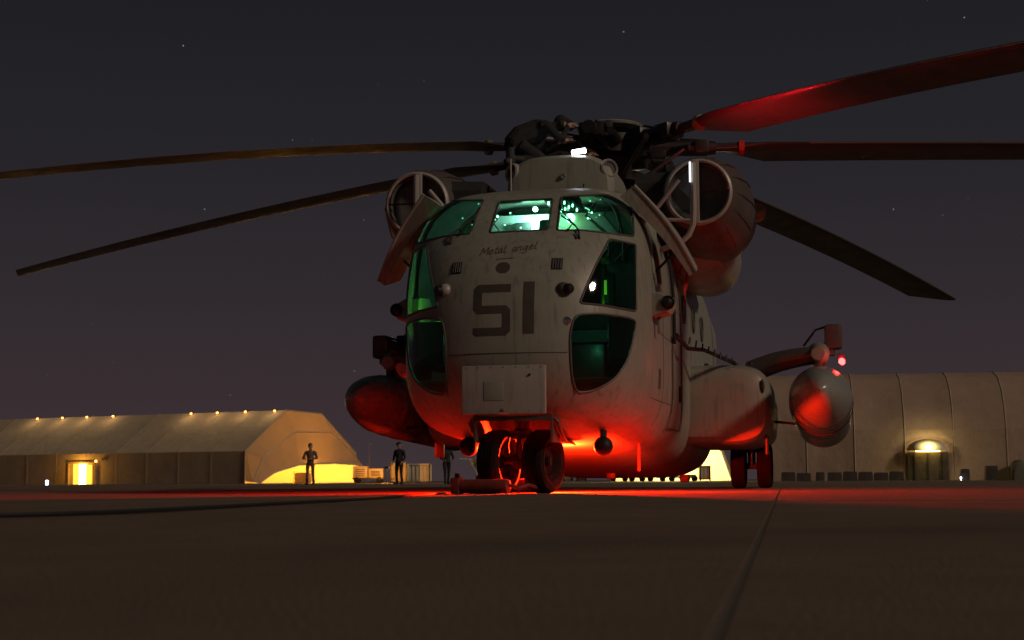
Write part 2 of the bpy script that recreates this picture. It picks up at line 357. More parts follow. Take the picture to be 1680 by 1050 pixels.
# nose gear bay in the belly
bay = (np.abs(CEN[:, 0]) < .40) & (CEN[:, 1] > -.42) & (CEN[:, 1] < .62) & (CEN[:, 2] < .9)
used |= bay
keep = [Fc[i] for i in np.nonzero(~used)[0]]
fu = MB(); fu.add(V, keep); fu.f.append(tuple(range((len(us)-1)*NR, len(us)*NR))); fu.mi.append(0)
fus = fu.build('fuselage', 'paint', heli, angle=60)
b = MB()
b.box((-.405, .1, .78), (.02, 1.06, .50)); b.box((.405, .1, .78), (.02, 1.06, .50)); b.box((0, .1, 1.035), (.79, 1.06, .02)); b.box((0, .64, .78), (.80, .02, .50)); b.box((0, -.43, .90), (.80, .02, .30))
b.build('gear_bay', 'paint_dark', heli)
for s in (-1, 1):           # bay doors hanging open either side
    rs = []
    for u in np.linspace(-.40, .60, 9):
        zb = f_zb(u)+.02; rs.append([(s*.43, u, zb), (s*.47, u, zb-.03), (s*.49, u, zb-.06), (s*.475, u, zb-.065), (s*.455, u, zb-.035), (s*.415, u, zb)])
    MB().rings(rs).build('gear_door', 'paint', heli)

# painted markings laid on the skin
def decal(name, fn_in, v0, v1, z0, z1, cell, m, parent, label=None, off=.0025):
    nv, nz = int((v1-v0)/cell)+1, int((z1-z0)/cell)+1; vid = {}; vs = []; fs = []
    def vert(i, j):
        if (i, j) not in vid:
            p = front(v0+i*cell, z0+j*cell, off); vid[(i, j)] = len(vs); vs.append(p)
        return vid[(i, j)]
    for i in range(nv):
        for j in range(nz):
            if fn_in(v0+(i+.5)*cell, z0+(j+.5)*cell): fs.append((vert(i, j), vert(i+1, j), vert(i+1, j+1), vert(i, j+1)))
    b = MB(); b.add(vs, fs); return b.build(name, m, parent, label)
def poly_in(polys):
    ps = [np.array(p) for p in polys]
    return lambda v, z: any(inpoly(np.array([[v, z]]), p)[0] for p in ps)
# digits: block numerals with clipped corners (local v, z)
t = .085; c_ = .045
def dig5(a, b_, lo, hi):
    m1 = lo+(hi-lo)*.5; h = t/2
    return [[(a+c_, hi), (b_, hi), (b_, hi-t), (a+t, hi-t), (a+t, m1+h), (b_-c_, m1+h), (b_, m1+h-c_), (b_, lo+c_), (b_-c_, lo), (a+.02, lo), (a, lo+.02), (a, lo+t), (b_-t-.01, lo+t), (b_-t, lo+t+.01), (b_-t, m1-h-.01), (b_-t-.01, m1-h), (a+c_, m1-h), (a, m1-h+c_), (a, hi-c_)]]
decal('number_five', poly_in(dig5(-.335, .055, 1.60, 2.135)), -.35, .07, 1.58, 2.15, .006, 'marking', fus)
decal('number_one', poly_in([[(.185, 1.615), (.295, 1.615), (.295, 2.15), (.185, 2.15)]]), .17, .31, 1.6, 2.16, .006, 'marking', fus)
GL = {'M': [[(0, 0), (.12, 1), (.42, .3), (.75, 1), (.85, 0)]], 'e': [[(.05, .28), (.45, .34), (.42, .55), (.2, .58), (.05, .3), (.12, .05), (.32, 0), (.5, .1)]],
      't': [[(.2, .95), (.15, .1), (.3, 0), (.42, .08)], [(0, .62), (.42, .64)]], 'a': [[(.45, .5), (.22, .58), (.04, .32), (.1, .04), (.3, .05), (.44, .5), (.42, .05), (.55, .04)]],
      'l': [[(.12, 1), (.08, .1), (.2, 0), (.32, .08)]], 'n': [[(.05, .58), (.05, 0)], [(.05, .4), (.25, .58), (.4, .5), (.4, .02), (.5, .02)]],
      'g': [[(.45, .5), (.22, .58), (.05, .32), (.12, .05), (.32, .1), (.45, .55), (.44, -.3), (.2, -.42), (.02, -.3)]]}
segs = []; pen = 0
for ch in 'Metal angel':
    if ch == ' ': pen += .55; continue
    for stq in GL[ch]:
        q = [(pen+x+.22*y, y) for x, y in stq]; segs += list(zip(q[:-1], q[1:]))
    pen += .95 if ch == 'M' else (.42 if ch in 'tl' else .62)
sc_ = .60/pen
def txt_in(v, z):
    x = (v+.31)/sc_; y = (z-2.455-.10*(v+.31))/(.085)
    for (x1, y1), (x2, y2) in segs:
        dx, dy = x2-x1, y2-y1; tt = max(0, min(1, ((x-x1)*dx+(y-y1)*dy)/(dx*dx+dy*dy+1e-9)))
        if math.hypot((x-x1-tt*dx)*sc_, (y-y1-tt*dy)*.085) < .0048: return True
    return False
decal('lettering', txt_in, -.33, .36, 2.40, 2.63, .0045, 'marking', fus)
decal('underline', lambda v, z: abs(z-(2.405+.06*(v+.14))) < .004 and -.13 < v < .06, -.16, .08, 2.37, 2.44, .004, 'marking', fus)
decal('painted_emblem', lambda v, z: ((v+.045)/.075)**2+((z-2.31)/.062)**2 < 1, -.14, .05, 2.22, 2.40, .006, 'marking', fus)
# panel seams
def seam(pts): 
    pts = [p for p in pts if p is not None]
    if len(pts) > 2: MB().tube(pts, .0045, 4).build('panel_seam', 'marking', fus)
for s in (1, -1):
    for u, z0, z1 in ((1.62, .75, 3.1), (2.52, .7, 1.7), (3.85, .75, 3.0), (5.2, 1.75, 3.0)): seam([side(u, z, s, .001) for z in np.linspace(z0, z1, 24)])
    for z, u0, u1 in ((1.02, .65, 2.5), (1.78, 1.25, 2.5), (2.22, 1.62, 4.8), (2.86, 2.5, 5.2)): seam([side(u, z, s, .001) for u in np.linspace(u0, u1, 24)])
    seam([front(s*.66, z, .001) for z in np.linspace(1.0, 1.55, 12)])
seam([front(v, 1.42, .001) for v in np.linspace(-.62, .62, 24)])
# cowl vents with slats
for v0, z0 in ((-.55, 2.335), (.505, 2.345)):
    p = front(v0, z0, .0); vb = MB()
    fr = decal('vent', lambda v, z: abs(v-v0) < .056 and abs(z-z0) < .062, v0-.08, v0+.08, z0-.09, z0+.09, .008, 'interior_dark', heli, off=.004)
    for k in range(4):
        vv = v0-.038+.025*k
        MB().tube([front(vv, z0-.052, .010), front(vv, z0, .010), front(vv, z0+.052, .010)], .006, 6).build('slat', 'paint_dark', fr)
# flat avionics panel on the lower nose
b = MB().box((0, -.865, 1.045), (.86, .075, .49), bev=.02); pn = b.build('nose_panel', 'paint_light', heli)
MB().box((-.10, -.9045, 1.03), (.20, .006, .19), bev=.002).build('patch_plate', 'paint', pn)
MB().lathe([(0, 0), (0, .016), (.012, .013), (.014, 0)], (-.005, -.9025, .845), (0, -1, 0), 12).build('latch', 'brass', pn)
MB().lathe([(0, 0), (0, .013), (.012, .012), (.014, 0)], (.27, -.9025, 1.19), (0, -1, 0), 12).build('latch', 'black', pn)
for zz in (.83, 1.27):
    for xx in np.linspace(-.39, .39, 7): MB().lathe([(0, .007), (.004, .006), (.005, 0)], (xx, -.9025, zz), (0, -1, 0), 8).build('screw', 'metal', pn)
# sensor stubs on the nose; the port one's shade is painted as darker colour
for sg, z0, v0, cap, body in ((-1, 2.10, -.665, 'black', 'paint_light'), (1, 2.075, .575, 'black', 'paint_dark')):
    p = front(v0, z0, -.02); d = Vector((sg*.80, -.55, -.05)).normalized()
    q = MB().lathe([(-.06, .068), (.03, .066), (.05, .056), (.055, .05)], p, d, 20).build('sensor', body, heli)
    MB().lathe([(.05, .056), (.10, .052), (.118, .04), (.122, 0)], p, d, 20).build('sensor_lens', cap, q)
    MB().ball(p+Vector((0, -.01, 0)), .070, n=18).build('sensor_base', body, q)
pl = front(.62, 1.74, .0); q = MB().lathe([(-.02, .045), (.006, .045), (.014, .036), (.017, 0)], pl, (.15, -1, 0), 16).build('glint_blister', 'chrome', heli)  # polished blister added to catch a glint, not a lamp
# wipers
for s in (1, -1):
    q = lambda x, y, off=.03: (lambda p: Vector((p.x*s, p.y, p.z)))(on_skin(x, y, off))
    w = MB().tube([q(951, 392, .01), q(949, 378, .05), q(944, 370, .045), q(921, 353, .03)], .010, 6).build('wiper', 'black', heli)
    MB().tube([q(931, 378), q(940, 366), q(921, 345), q(919, 335)], .008, 6).build('wiper_blade', 'rubber', w)
    MB().tube([q(946, 392, .01), q(945, 380, .05)], .009, 6).build('linkage', 'black', w)

# cockpit inside
def Bx(name, c, d, m, bev=.01, parent=heli, rot=None): return MB().box(c, d, rot, bev).build(name, m, parent)
Bx('cockpit_bulkhead', (0, 1.95, 2.05), (2.5, .04, 2.5), 'interior'); Bx('bulkhead_shade', (0, 1.915, 1.95), (2.45, .02, 1.95), 'shade_dark'); Bx('cockpit_floor', (0, .95, 1.18), (2.45, 1.95, .05), 'interior_dark')  # dark lower sheet is added to darken the view through the windows
ip = Bx('instrument_panel', (0, .12, 2.16), (1.75, .22, .52), 'interior_dark', .04)
for k in range(8):
    MB().lathe([(0, .05), (.012, .05), (.014, .04), (.006, 0)], (-.72+.205*k, .235, 2.24), (0, 1, 0), 12).build('gauge', 'metal_dark', ip)
Bx('glare_shield', (0, -.02, 2.46), (1.9, .55, .05), 'interior_dark', .02)
Bx('centre_console', (0, .75, 1.55), (.34, 1.1, .70), 'interior_dark', .02)
Bx('centre_headrest', (.02, 1.45, 2.98), (.16, .10, .34), 'interior_dark', .04)
Bx('overhead_rail', (-.42, 1.25, 3.38), (.40, .12, .12), 'interior_dark', .03)
oc = Bx('overhead_console', (.30, 1.0, 3.29), (.34, .60, .12), 'interior_dark', .02)
for i in range(5):
    for j in range(6): MB().tube([(.18+.06*i, .75+.10*j, 3.23), (.18+.06*i, .74+.10*j, 3.20)], .009, 6).build('switch', 'lamp_green' if (i+j) % 3 == 0 else 'metal', oc)
for s in (-1, 1):
    st_ = MB().box((s*.58, 1.10, 1.72), (.50, .50, .14), bev=.04).box((s*.58, 1.40, 2.12), (.50, .13, .78), bev=.05).build('pilot_seat', 'seat_cloth', heli)
    MB().box((s*.58, 1.42, 2.60), (.30, .10, .24), bev=.04).build('headrest', 'seat_cloth', st_)
    for k in (-.26, .26): MB().box((s*.58+k, 1.15, 1.92), (.05, .42, .05), bev=.015).build('armrest', 'black', st_)
    MB().box((s*.58, 1.15, 1.42), (.36, .40, .46), bev=.02).build('seat_base', 'metal_dark', st_)
    Bx('side_console', (s*1.05, .75, 1.62), (.30, 1.0, .50), 'interior_dark', .02)
    lm = Bx('panel_light', (s*1.02, .55, 1.95), (.10, .16, .02), 'lamp_lime', .004)
    b = MB().box((s*.80, .75, 2.25), (.05, .015, .16), bev=.004).build('side_display', 'lamp_lime', heli)
    MB().box((s*.80, .765, 2.25), (.09, .012, .34), bev=.004).build('bezel', 'interior_dark', b)
    lamp('panel_lamp', (s*1.0, .50, 2.03), (.2, 1, .05), 4.5 if s < 0 else .9, .03, heli)
    lamp('footwell_fill', (s*.70, .30, 1.72), (.12, 1, .55), 4.5, .05, heli)  # added fill without a fixture, brightens the chin windows
    MB().tube([(s*.30, .62, 1.5), (s*.42, .60, 1.9), (s*.42, .56, 2.05)], .016, 8).build('control_stick', 'black', heli)
dm = MB().lathe([(0, .055), (.03, .05), (.05, .03), (.055, 0)], (.23, 1.93, 3.24), (0, -1, 0), 16).build('dome_light', 'lamp_green', heli)
lamp('dome_lamp', (.23, 1.80, 3.20), (.42, 1, .25), 2.5, .05, heli)
lamp('dome_lamp', (-.17, 1.74, 3.20), (.40, 1, .78), 34, .05, heli)  # lamp added for a bright spot on the bulkhead
dm2 = MB().ball((-.17, 1.80, 3.34), .03).build('bulkhead_glow_bulb', 'lamp_green', heli)  # bulb added to go with that bright spot

# dark sheets added along the cockpit side walls as painted shade, indicator lights
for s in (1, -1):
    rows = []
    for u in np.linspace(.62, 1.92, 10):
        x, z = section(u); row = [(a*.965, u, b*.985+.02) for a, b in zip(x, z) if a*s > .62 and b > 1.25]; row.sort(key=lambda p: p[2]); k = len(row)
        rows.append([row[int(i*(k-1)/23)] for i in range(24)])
    MB().rings(rows, close=False, cap0=False, cap1=False).build('wall_shade', 'shade_dark', heli)
rnd = random.Random(3)
for k in range(34):
    v = rnd.choice((-1, 1, 1))*rnd.uniform(.25, .85); u = rnd.uniform(.5, 1.85); z = min(2.72+.172*(u+.35)+rnd.uniform(.02, .36), 3.33)
    MB().ball((v, u, z), rnd.uniform(.006, .013), n=6).build('indicator_light', rnd.choice(('lamp_green', 'lamp_dim', 'lamp_dim')), heli)
for k in range(9):
    v = rnd.choice((-1, 1))*rnd.uniform(.45, .95); MB().tube([(v, 1.90, 3.4), (v+rnd.uniform(-.1, .1), 1.86, 3.25), (v+rnd.uniform(-.2, .2), 1.88, 3.0), (v+rnd.uniform(-.2, .2), 1.9, 2.7)], rnd.uniform(.008, .02), 6).build('wire_bundle', 'interior_dark', heli)
for k in range(7):
    MB().box((rnd.uniform(-.95, .95), 1.88, rnd.uniform(2.85, 3.2)), (rnd.uniform(.08, .2), .08, rnd.uniform(.06, .14)), bev=.01).build('equipment_box', rnd.choice(('interior_dark', 'interior')), heli)

# side doors, pods, handrails
for s in (1, -1):
    # sliding cockpit side window: frame and dark pane on the flat of the side
    pts = [(.78, 3.02), (1.32, 3.05), (1.40, 2.35), (.92, 2.28), (.78, 2.40)]
    P3 = []
    for i in range(5):
        a, b_ = pts[i], pts[(i+1) % 5]
        for k in range(8): P3.append(side(a[0]+(b_[0]-a[0])*k/8, a[1]+(b_[1]-a[1])*k/8, s, .008))
    wf = MB().loop(P3, .022, 8).build('side_window', 'paint', heli)
    b = MB(); rows = []
    for k in range(9):
        f = k/8; zt_, zb_ = 3.03, 2.30+.06*f
        rows.append([side(.79+(.54+.06)*f*1.0, 3.03-(3.03-2.33)*j/8, s, .006) for j in range(9)])
    b.rings(rows, close=False, cap0=False, cap1=False); b.build('pane', 'glass_dark', wf)
    # sensor pod beneath it
    p = side(.70, 2.03, s)
    pod = MB().rings([[(p.x+s*x*k2, p.y+yy, p.z+z*k2+dz) for x, z in ((-.10, .15), (.10, .14), (.20, .08), (.22, -.02), (.18, -.10), (.02, -.15), (-.10, -.15))] for yy, k2, dz in ((-.16, .80, .0), (-.12, .95, 0), (.25, 1.0, .02), (.5, .55, .06))]).build('sensor_pod', 'paint', heli)
    MB().ball((p.x+s*.17, p.y-.15, p.z+.01), .065, n=20).build('sensor_ball', 'black', pod)
    MB().lathe([(-.01, .075), (.05, .075), (.05, .06)], (p.x+s*.17, p.y-.17, p.z+.01), (0, 1, 0), 20).build('collar', 'paint_dark', pod)
    MB().box((p.x+s*.06, p.y+.05, p.z-.22), (.05, .10, .18), bev=.02).build('drain_fin', 'paint', pod)
    # crew door seam, sill and rail
    zz = np.linspace(.75, 2.9, 12); dpts = [side(2.6, z, s, .004) for z in zz]+[side(3.7, z, s, .004) for z in zz[::-1]]
    cd = MB().loop(dpts, .014, 6).build('crew_door', 'paint_dark', heli)
    MB().tube([side(3.45, z, s, .012) for z in np.linspace(1.1, 1.3, 4)], .014, 6).build('handle', 'metal_dark', cd)
    for u, z0, h, w in ((1.15, 1.15, .22, .16), (2.05, 1.05, .16, .12), (2.15, 2.2, .10, .10)):
        b = MB(); rows = [[side(u+w*i/4, z0+h*j/5, s, .006) for j in range(6)] for i in range(5)]
        b.rings(rows, close=False, cap0=False, cap1=False); b.build('access_panel', 'paint_dark' if h > .2 else 'paint_light', heli)
    MB().tube([side(2.45, z, s, .05) for z in np.linspace(1.75, 3.0, 8)], .020, 8).build('door_track', 'black', heli)
    # fuel cabin windows further aft
    for u in (4.2, 5.6, 7.0):
        p = side(u, 2.35, s, .006); b = MB().lathe([(0, .19), (.02, .185), (.02, .155), (.004, .15)], p, (s, 0, 0), 24).build('cabin_window', 'paint_dark', heli)
        MB().lathe([(.006, .153), (.010, .10), (.011, 0)], p, (s, 0, 0), 24).build('pane', 'glass_dark', b)
# brace and hose from the port door track down to the sponson
p0 = side(2.5, 1.86, 1, .06)
br = MB().tube([p0, p0+Vector((.10, .5, -.12)), (1.62, 4.0, 1.80), (1.92, 5.3, 1.72)], [.035, .026, .026, .032], 8).build('door_brace', 'metal_dark', heli)
for f in np.linspace(.1, .95, 9):
    a = Vector(p0).lerp(Vector((1.92, 5.3, 1.72)), f); MB().tube([a+Vector((0, 0, -.03)), a+Vector((.01, .02, .055))], .012, 6).build('clip', 'black', br)
# folded-out work platforms at the cockpit shoulders
for s in (1, -1):
    h0, h1 = Vector((1.10, .45, 3.26)), Vector((1.12, 1.10, 3.30)); t0, t1 = Vector((1.77, .80, 2.38)), Vector((1.74, 1.35, 2.50))
    rs = []
    for f in np.linspace(0, 1, 10):
        a, b_ = h0.lerp(t0, f), h1.lerp(t1, f); th = .10*(1-.55*f); nr = Vector((.80, -.05, .58)).normalized(); bow = .05*math.sin(math.pi*f)
        rs.append([Vector((q.x*s, q.y, q.z)) for q in (a+nr*(th+bow), b_+nr*(th+bow), b_-nr*(th-bow), a-nr*(th-bow))])
    wp = MB().rings(rs).build('work_platform', 'paint', heli)
    e = [r[0] for r in rs]; MB().tube(e, .018, 6).build('edge_rail', 'paint_light', wp)
    MB().tube([Vector((1.30*s, 1.0, 2.40)), Vector((1.62*s, 1.0, 2.72))], .016, 6).build('stay', 'metal_dark', wp)

# engine air intakes, nacelles and their tube cages
def mir(p, s): return Vector((p[0]*s, p[1], p[2]))
for s in (1, -1):
    o = Vector((s*1.73, 2.20, 3.54))
    bar = MB().lathe([(.06, .355), (.02, .365), (0, .385), (.03, .41), (.30, .49), (.75, .585), (1.1, .61), (1.75, .60), (2.0, .54)], o, (0, 1, -.03), 40).build('engine_intake', 'paint_barrel', heli)
    MB().lathe([(0, .35), (.02, .335), (.12, .33), (.14, .15), (.16, 0)], o+Vector((0, .03, 0)), (0, 1, -.03), 32).build('inlet_cover', 'paint_tank', bar)
    MB().lathe([(-.012, .355), (-.03, .375), (-.012, .40), (.02, .405)], o, (0, 1, 0), 40).build('inlet_lip', 'paint_light', bar)
    for k in range(14):
        a = 2*math.pi*k/14; d = Vector((math.cos(a), 0, math.sin(a)))
        MB().tube([o+d*.43+Vector((0, .12, 0)), o+d*.50+Vector((0, .32, 0)), o+d*.592+Vector((0, .75, -.02)), o+d*.616+Vector((0, 1.1, -.03))], .010, 5).build('rib', 'paint_dark', bar)
    MB().box(o+Vector((-s*.03, -.03, 0)), (.085, .06, .76), bev=.015).build('centre_post', 'paint_light', bar)
    MB().tube([o+Vector((0, -.01, 0)), o+Vector((s*.37, -.01, 0))], .012, 6).build('cross_bar', 'black', bar)
    nac = MB().rings([[(s*1.52+.50*k*math.cos(a)*1.0, u, zc+.46*k*math.sin(a)) for a in np.linspace(0, 2*math.pi, 33)[:-1]] for u, k, zc in ((3.3, .80, 3.28), (3.6, .98, 3.24), (4.4, 1.02, 3.20), (5.6, 1.03, 3.16), (6.4, .90, 3.18), (7.0, .62, 3.2))]).build('engine_nacelle', 'paint', heli)
    MB().box((s*1.70, 3.42, 2.98), (.34, .06, .13), bev=.02).build('vent_slot', 'black', nac)
    MB().lathe([(0, .10), (.02, .115), (.30, .115), (.34, .09), (.34, .03)], (s*2.10, 4.1, 3.62), (s*.86, .42, -.05), 20).build('exhaust_stub', 'brass', nac)
    # dark gearbox housing between nacelle and cabin roof
    MB().rings([[(s*x, u, z) for x, z in ((.95, zt_), (1.40, zt_+.02), (1.62, zt_-.22), (1.60, 3.05), (1.40, 2.90), (1.0, 3.15))] for u, zt_ in ((2.35, 3.70), (2.5, 3.84), (3.6, 3.86), (5.5, 3.8))]).build('drive_housing', 'soot', heli)
    cage = [(1.69, 2.02, 3.86), (1.69, 2.0, 3.30), (1.68, 2.0, 3.12), (1.63, 2.0, 3.00), (1.55, 2.0, 2.92), (1.40, 2.0, 2.87), (1.30, 2.1, 2.85)]
    cg = MB().tube([mir(p, s) for p in cage], .034, 8).build('tube_cage', 'paint_light', heli)
    MB().tube([mir((1.69, 2.0, 3.17), s), mir((1.30, 2.0, 3.19), s)], .022, 8).build('rail', 'paint_light', cg)
    MB().tube([mir((1.52, 2.0, 3.66), s), mir((1.22, 2.05, 3.30), s)], .026, 8).build('stay', 'paint_light', cg)
MB().tube([(1.655, 1.965, 3.62), (1.655, 1.965, 3.86)], .010, 8).build('work_light', 'lamp_white_dim', heli)

# roof fairing, doghouse and rotor mast
def rrect(cx, cz, hw, hh, u, n=40, e=4.0, zlift=0):
    a = np.linspace(0, 2*math.pi, n+1)[:-1]
    return [(cx+hw*np.sign(np.cos(q))*abs(np.cos(q))**(2/e), u, cz+hh*np.sign(np.sin(q))*abs(np.sin(q))**(2/e)) for q in a]
MB().rings([rrect(0, 3.66, w, h, u, 40, 3.2) for u, w, h in ((2.50, .50, .36), (2.52, .60, .44), (2.60, .67, .485), (2.9, .70, .50), (3.6, .70, .50), (3.75, .66, .46))]).build('roof_fairing', 'paint', heli)
MB().rings([rrect(0, 3.55, w, h, u, 40, 3.4) for u, w, h in ((3.5, .74, .30), (3.7, .82, .42), (5.0, .86, .62), (6.4, .88, .75), (8.2, .80, .66), (10.5, .55, .35))]).build('rotor_pylon', 'soot', heli)
def above_skin(ring):
    o = []
    for x, u, z in ring:
        zs = 1.6+(lerp(ZT, u)-1.6)*max(0, 1-(abs(x)/f_w(u))**4)**.25-.012; o.append((x, u, max(z, zs)))
    return o
MB().rings([above_skin(rrect(0, 3.36, w, h, u, 40, 3.6)) for u, w, h in ((.95, .55, .02), (1.2, .80, .10), (1.9, .98, .19), (3.2, 1.02, .26), (5.4, 1.0, .28))]).build('roof_deck', 'paint', heli)
for s in (-1, 1):
    p = Vector((s*.60, 2.60, 3.95)); d = Vector((s*.62, -.75, .10)).normalized()
    ii = MB().lathe([(-.02, .125), (.03, .12), (.045, .105), (.03, .09), (-.01, .085)], p, d, 24).build('side_inlet', 'paint_light', heli)
    MB().lathe([(.012, .09), (.008, .04), (.008, 0)], p, d, 24).build('inlet_mouth', 'interior_dark', ii)
MB().tube([(-.60, 2.47, 3.66), (-.60, 2.46, 4.10)], .012, 6).build('handrail', 'paint_light', heli)
MB().tube([(.30, 2.48, 3.62), (.31, 2.47, 3.75)], .010, 6).build('drain_line', 'black', heli)
MB().ball((.05, 2.49, 3.86), .035, n=12).build('formation_light', 'chrome', heli)
wl = MB().tube([(.13, 2.72, 4.20), (.30, 2.70, 4.215)], .030, 10).build('work_light', 'lamp_white', heli)
lamp('work_lamp', (.22, 2.62, 4.27), (.9, .95, 1), .8, .04, heli)
# rotor head
HUB = Vector((0, 7.10, 5.164))
rh = MB().lathe([(-1.5, .46), (-1.2, .44), (-.95, .34), (-.6, .30), (-.55, .50), (-.42, .52), (-.40, .32), (-.15, .32), (-.14, .56), (.14, .56), (.16, .30), (.28, .28)], HUB, (0, 0, 1), 32).build('rotor_head', 'metal_dark', heli)
MB().lathe([(0, .30), (.02, .50), (.05, .515), (.075, .48), (.095, .30), (.10, 0)], HUB+Vector((0, 0, .28)), (0, 0, 1), 40).build('head_cap', 'paint', rh)
AZ0 = R(49.46)+HT          # blade azimuths in the helicopter's own frame
BL = {0: (1.0, .7, -.6), -1: (0, .2, 0), -2: (-.5, .95, .35), 1: (0, .9, -.3), 2: (1.5, .6, -.6), 3: (-1.5, 1.1, -.6), -3: (0, 0, 0)}
RAD = 12.04
for i in range(-3, 4):
    da, dr, tw = BL[i]; az = AZ0+i*2*math.pi/7+R(da); d = Vector((math.cos(az), math.sin(az), 0)); nx = Vector((-d.y, d.x, 0)); Z = Vector((0, 0, 1))
    pos = lambda r: HUB+d*r+Z*(tw*r/RAD-dr*(r/RAD)**2)
    arm = MB().tube([pos(.45), pos(.75), pos(.95), pos(1.35), pos(1.6)], [.17, .15, .12, .13, .10], 12)
    arm.box(pos(.72), (.26, .26, .34), rot=Matrix.Rotation(az, 3, 'Z'), bev=.04).box(pos(1.38), (.22, .34, .20), rot=Matrix.Rotation(az, 3, 'Z'), bev=.03)
    ao = arm.build('blade_arm', 'metal_dark', rh)
    MB().tube([HUB+d*.48+nx*.20+Z*.02, HUB+d*1.25+nx*.26+Z*.0], [.075, .06], 12).build('damper', 'metal_dark', rh)
    MB().tube([HUB+d*.50-nx*.16+Z*-.48, HUB+d*1.15-nx*.27+Z*-.04], .028, 8).build('pitch_link', 'metal', rh)
    MB().tube([HUB+d*.95-nx*.12+Z*-.05, HUB+d*1.18-nx*.30+Z*-.05], .045, 8).build('pitch_horn', 'metal_dark', rh)
    MB().tube([HUB+d*.30+nx*.10+Z*.17, HUB+d*.62+nx*.16+Z*.26, HUB+d*.95+nx*.10+Z*.16, HUB+d*1.35+nx*.06+Z*.13], .020, 6).build('hydraulic_line', 'black', rh)
    MB().box(HUB+d*.93+nx*.17+Z*.17, (.13, .09, .11), rot=Matrix.Rotation(az, 3, 'Z'), bev=.015).build('fold_actuator', 'metal', rh)
    if i == -3: continue
    # blade: thin aerofoil with twist, droop and a swept tip
    sec = [(-.19, 0), (-.17, .026), (-.09, .046), (.05, .05), (.25, .034), (.45, .014), (.57, .002), (.57, -.003), (.25, -.022), (.05, -.036), (-.09, -.034), (-.17, -.020)]
    rs = []
    for r in (1.55, 1.75, 2.05, 2.4, 3, 4, 5, 6, 7, 8, 9, 10, 11, 11.6, 11.85, 12.04):
        k = min(1, max(.28, (r-1.5)/.9)); pit = R({-2: 15, -1: 11, 0: 9, 2: 0, 3: 1}.get(i, 9)+{2: 10, 3: 4}.get(i, -7)*r/RAD); rs.append([])
        for x, z in sec:
            re = min(r, RAD-(x+.19)*.85); x = x*k; z = z*(1.5 if r < 2.2 else 1)
            rs[-1].append(pos(re)+nx*(x*math.cos(pit)+z*math.sin(pit))+Z*(z*math.cos(pit)-x*math.sin(pit)))
    bl = MB().rings(rs).build('rotor_blade', 'blade', heli, angle=50)
    MB().tube([rs[j][0]+(rs[j][0]-rs[j][3])*.03 for j in range(4, 13)], .014, 6).build('leading_edge', 'blade_edge', bl)
    MB().tube([pos(1.95), pos(2.03)], [.115, .115], 12).build('root_band', 'brass' if i != -1 else 'red_cloth', bl)
# red work lamp standing on the port engine housing, shining up at the blade root
rl = MB().lathe([(0, .06), (.10, .07), (.14, .09), (.16, .09), (.13, .07)], (2.0, 4.25, 3.95), (.0, .5, .87), 16).build('red_work_lamp', 'black', heli)
MB().lathe([(.125, .07), (.13, .03), (.13, 0)], (2.0, 4.25, 3.95), (.0, .5, .87), 16).build('lens', 'lamp_red_nav', rl)
spl = bpy.data.lights.new('red_work_spot', 'SPOT'); spl.energy = 200; spl.color = (1, .012, .02); spl.spot_size = R(125); spl.spot_blend = 1; spl.shadow_soft_size = .05
spo = bpy.data.objects.new('red_work_spot', spl); COL.objects.link(spo); spo.parent = heli; spo.location = (2.0, 4.40, 4.21)
spo.rotation_euler = (Vector((2.6, 5.1, 5.3))-Vector((2.0, 4.40, 4.21))).to_track_quat('-Z', 'Y').to_euler()

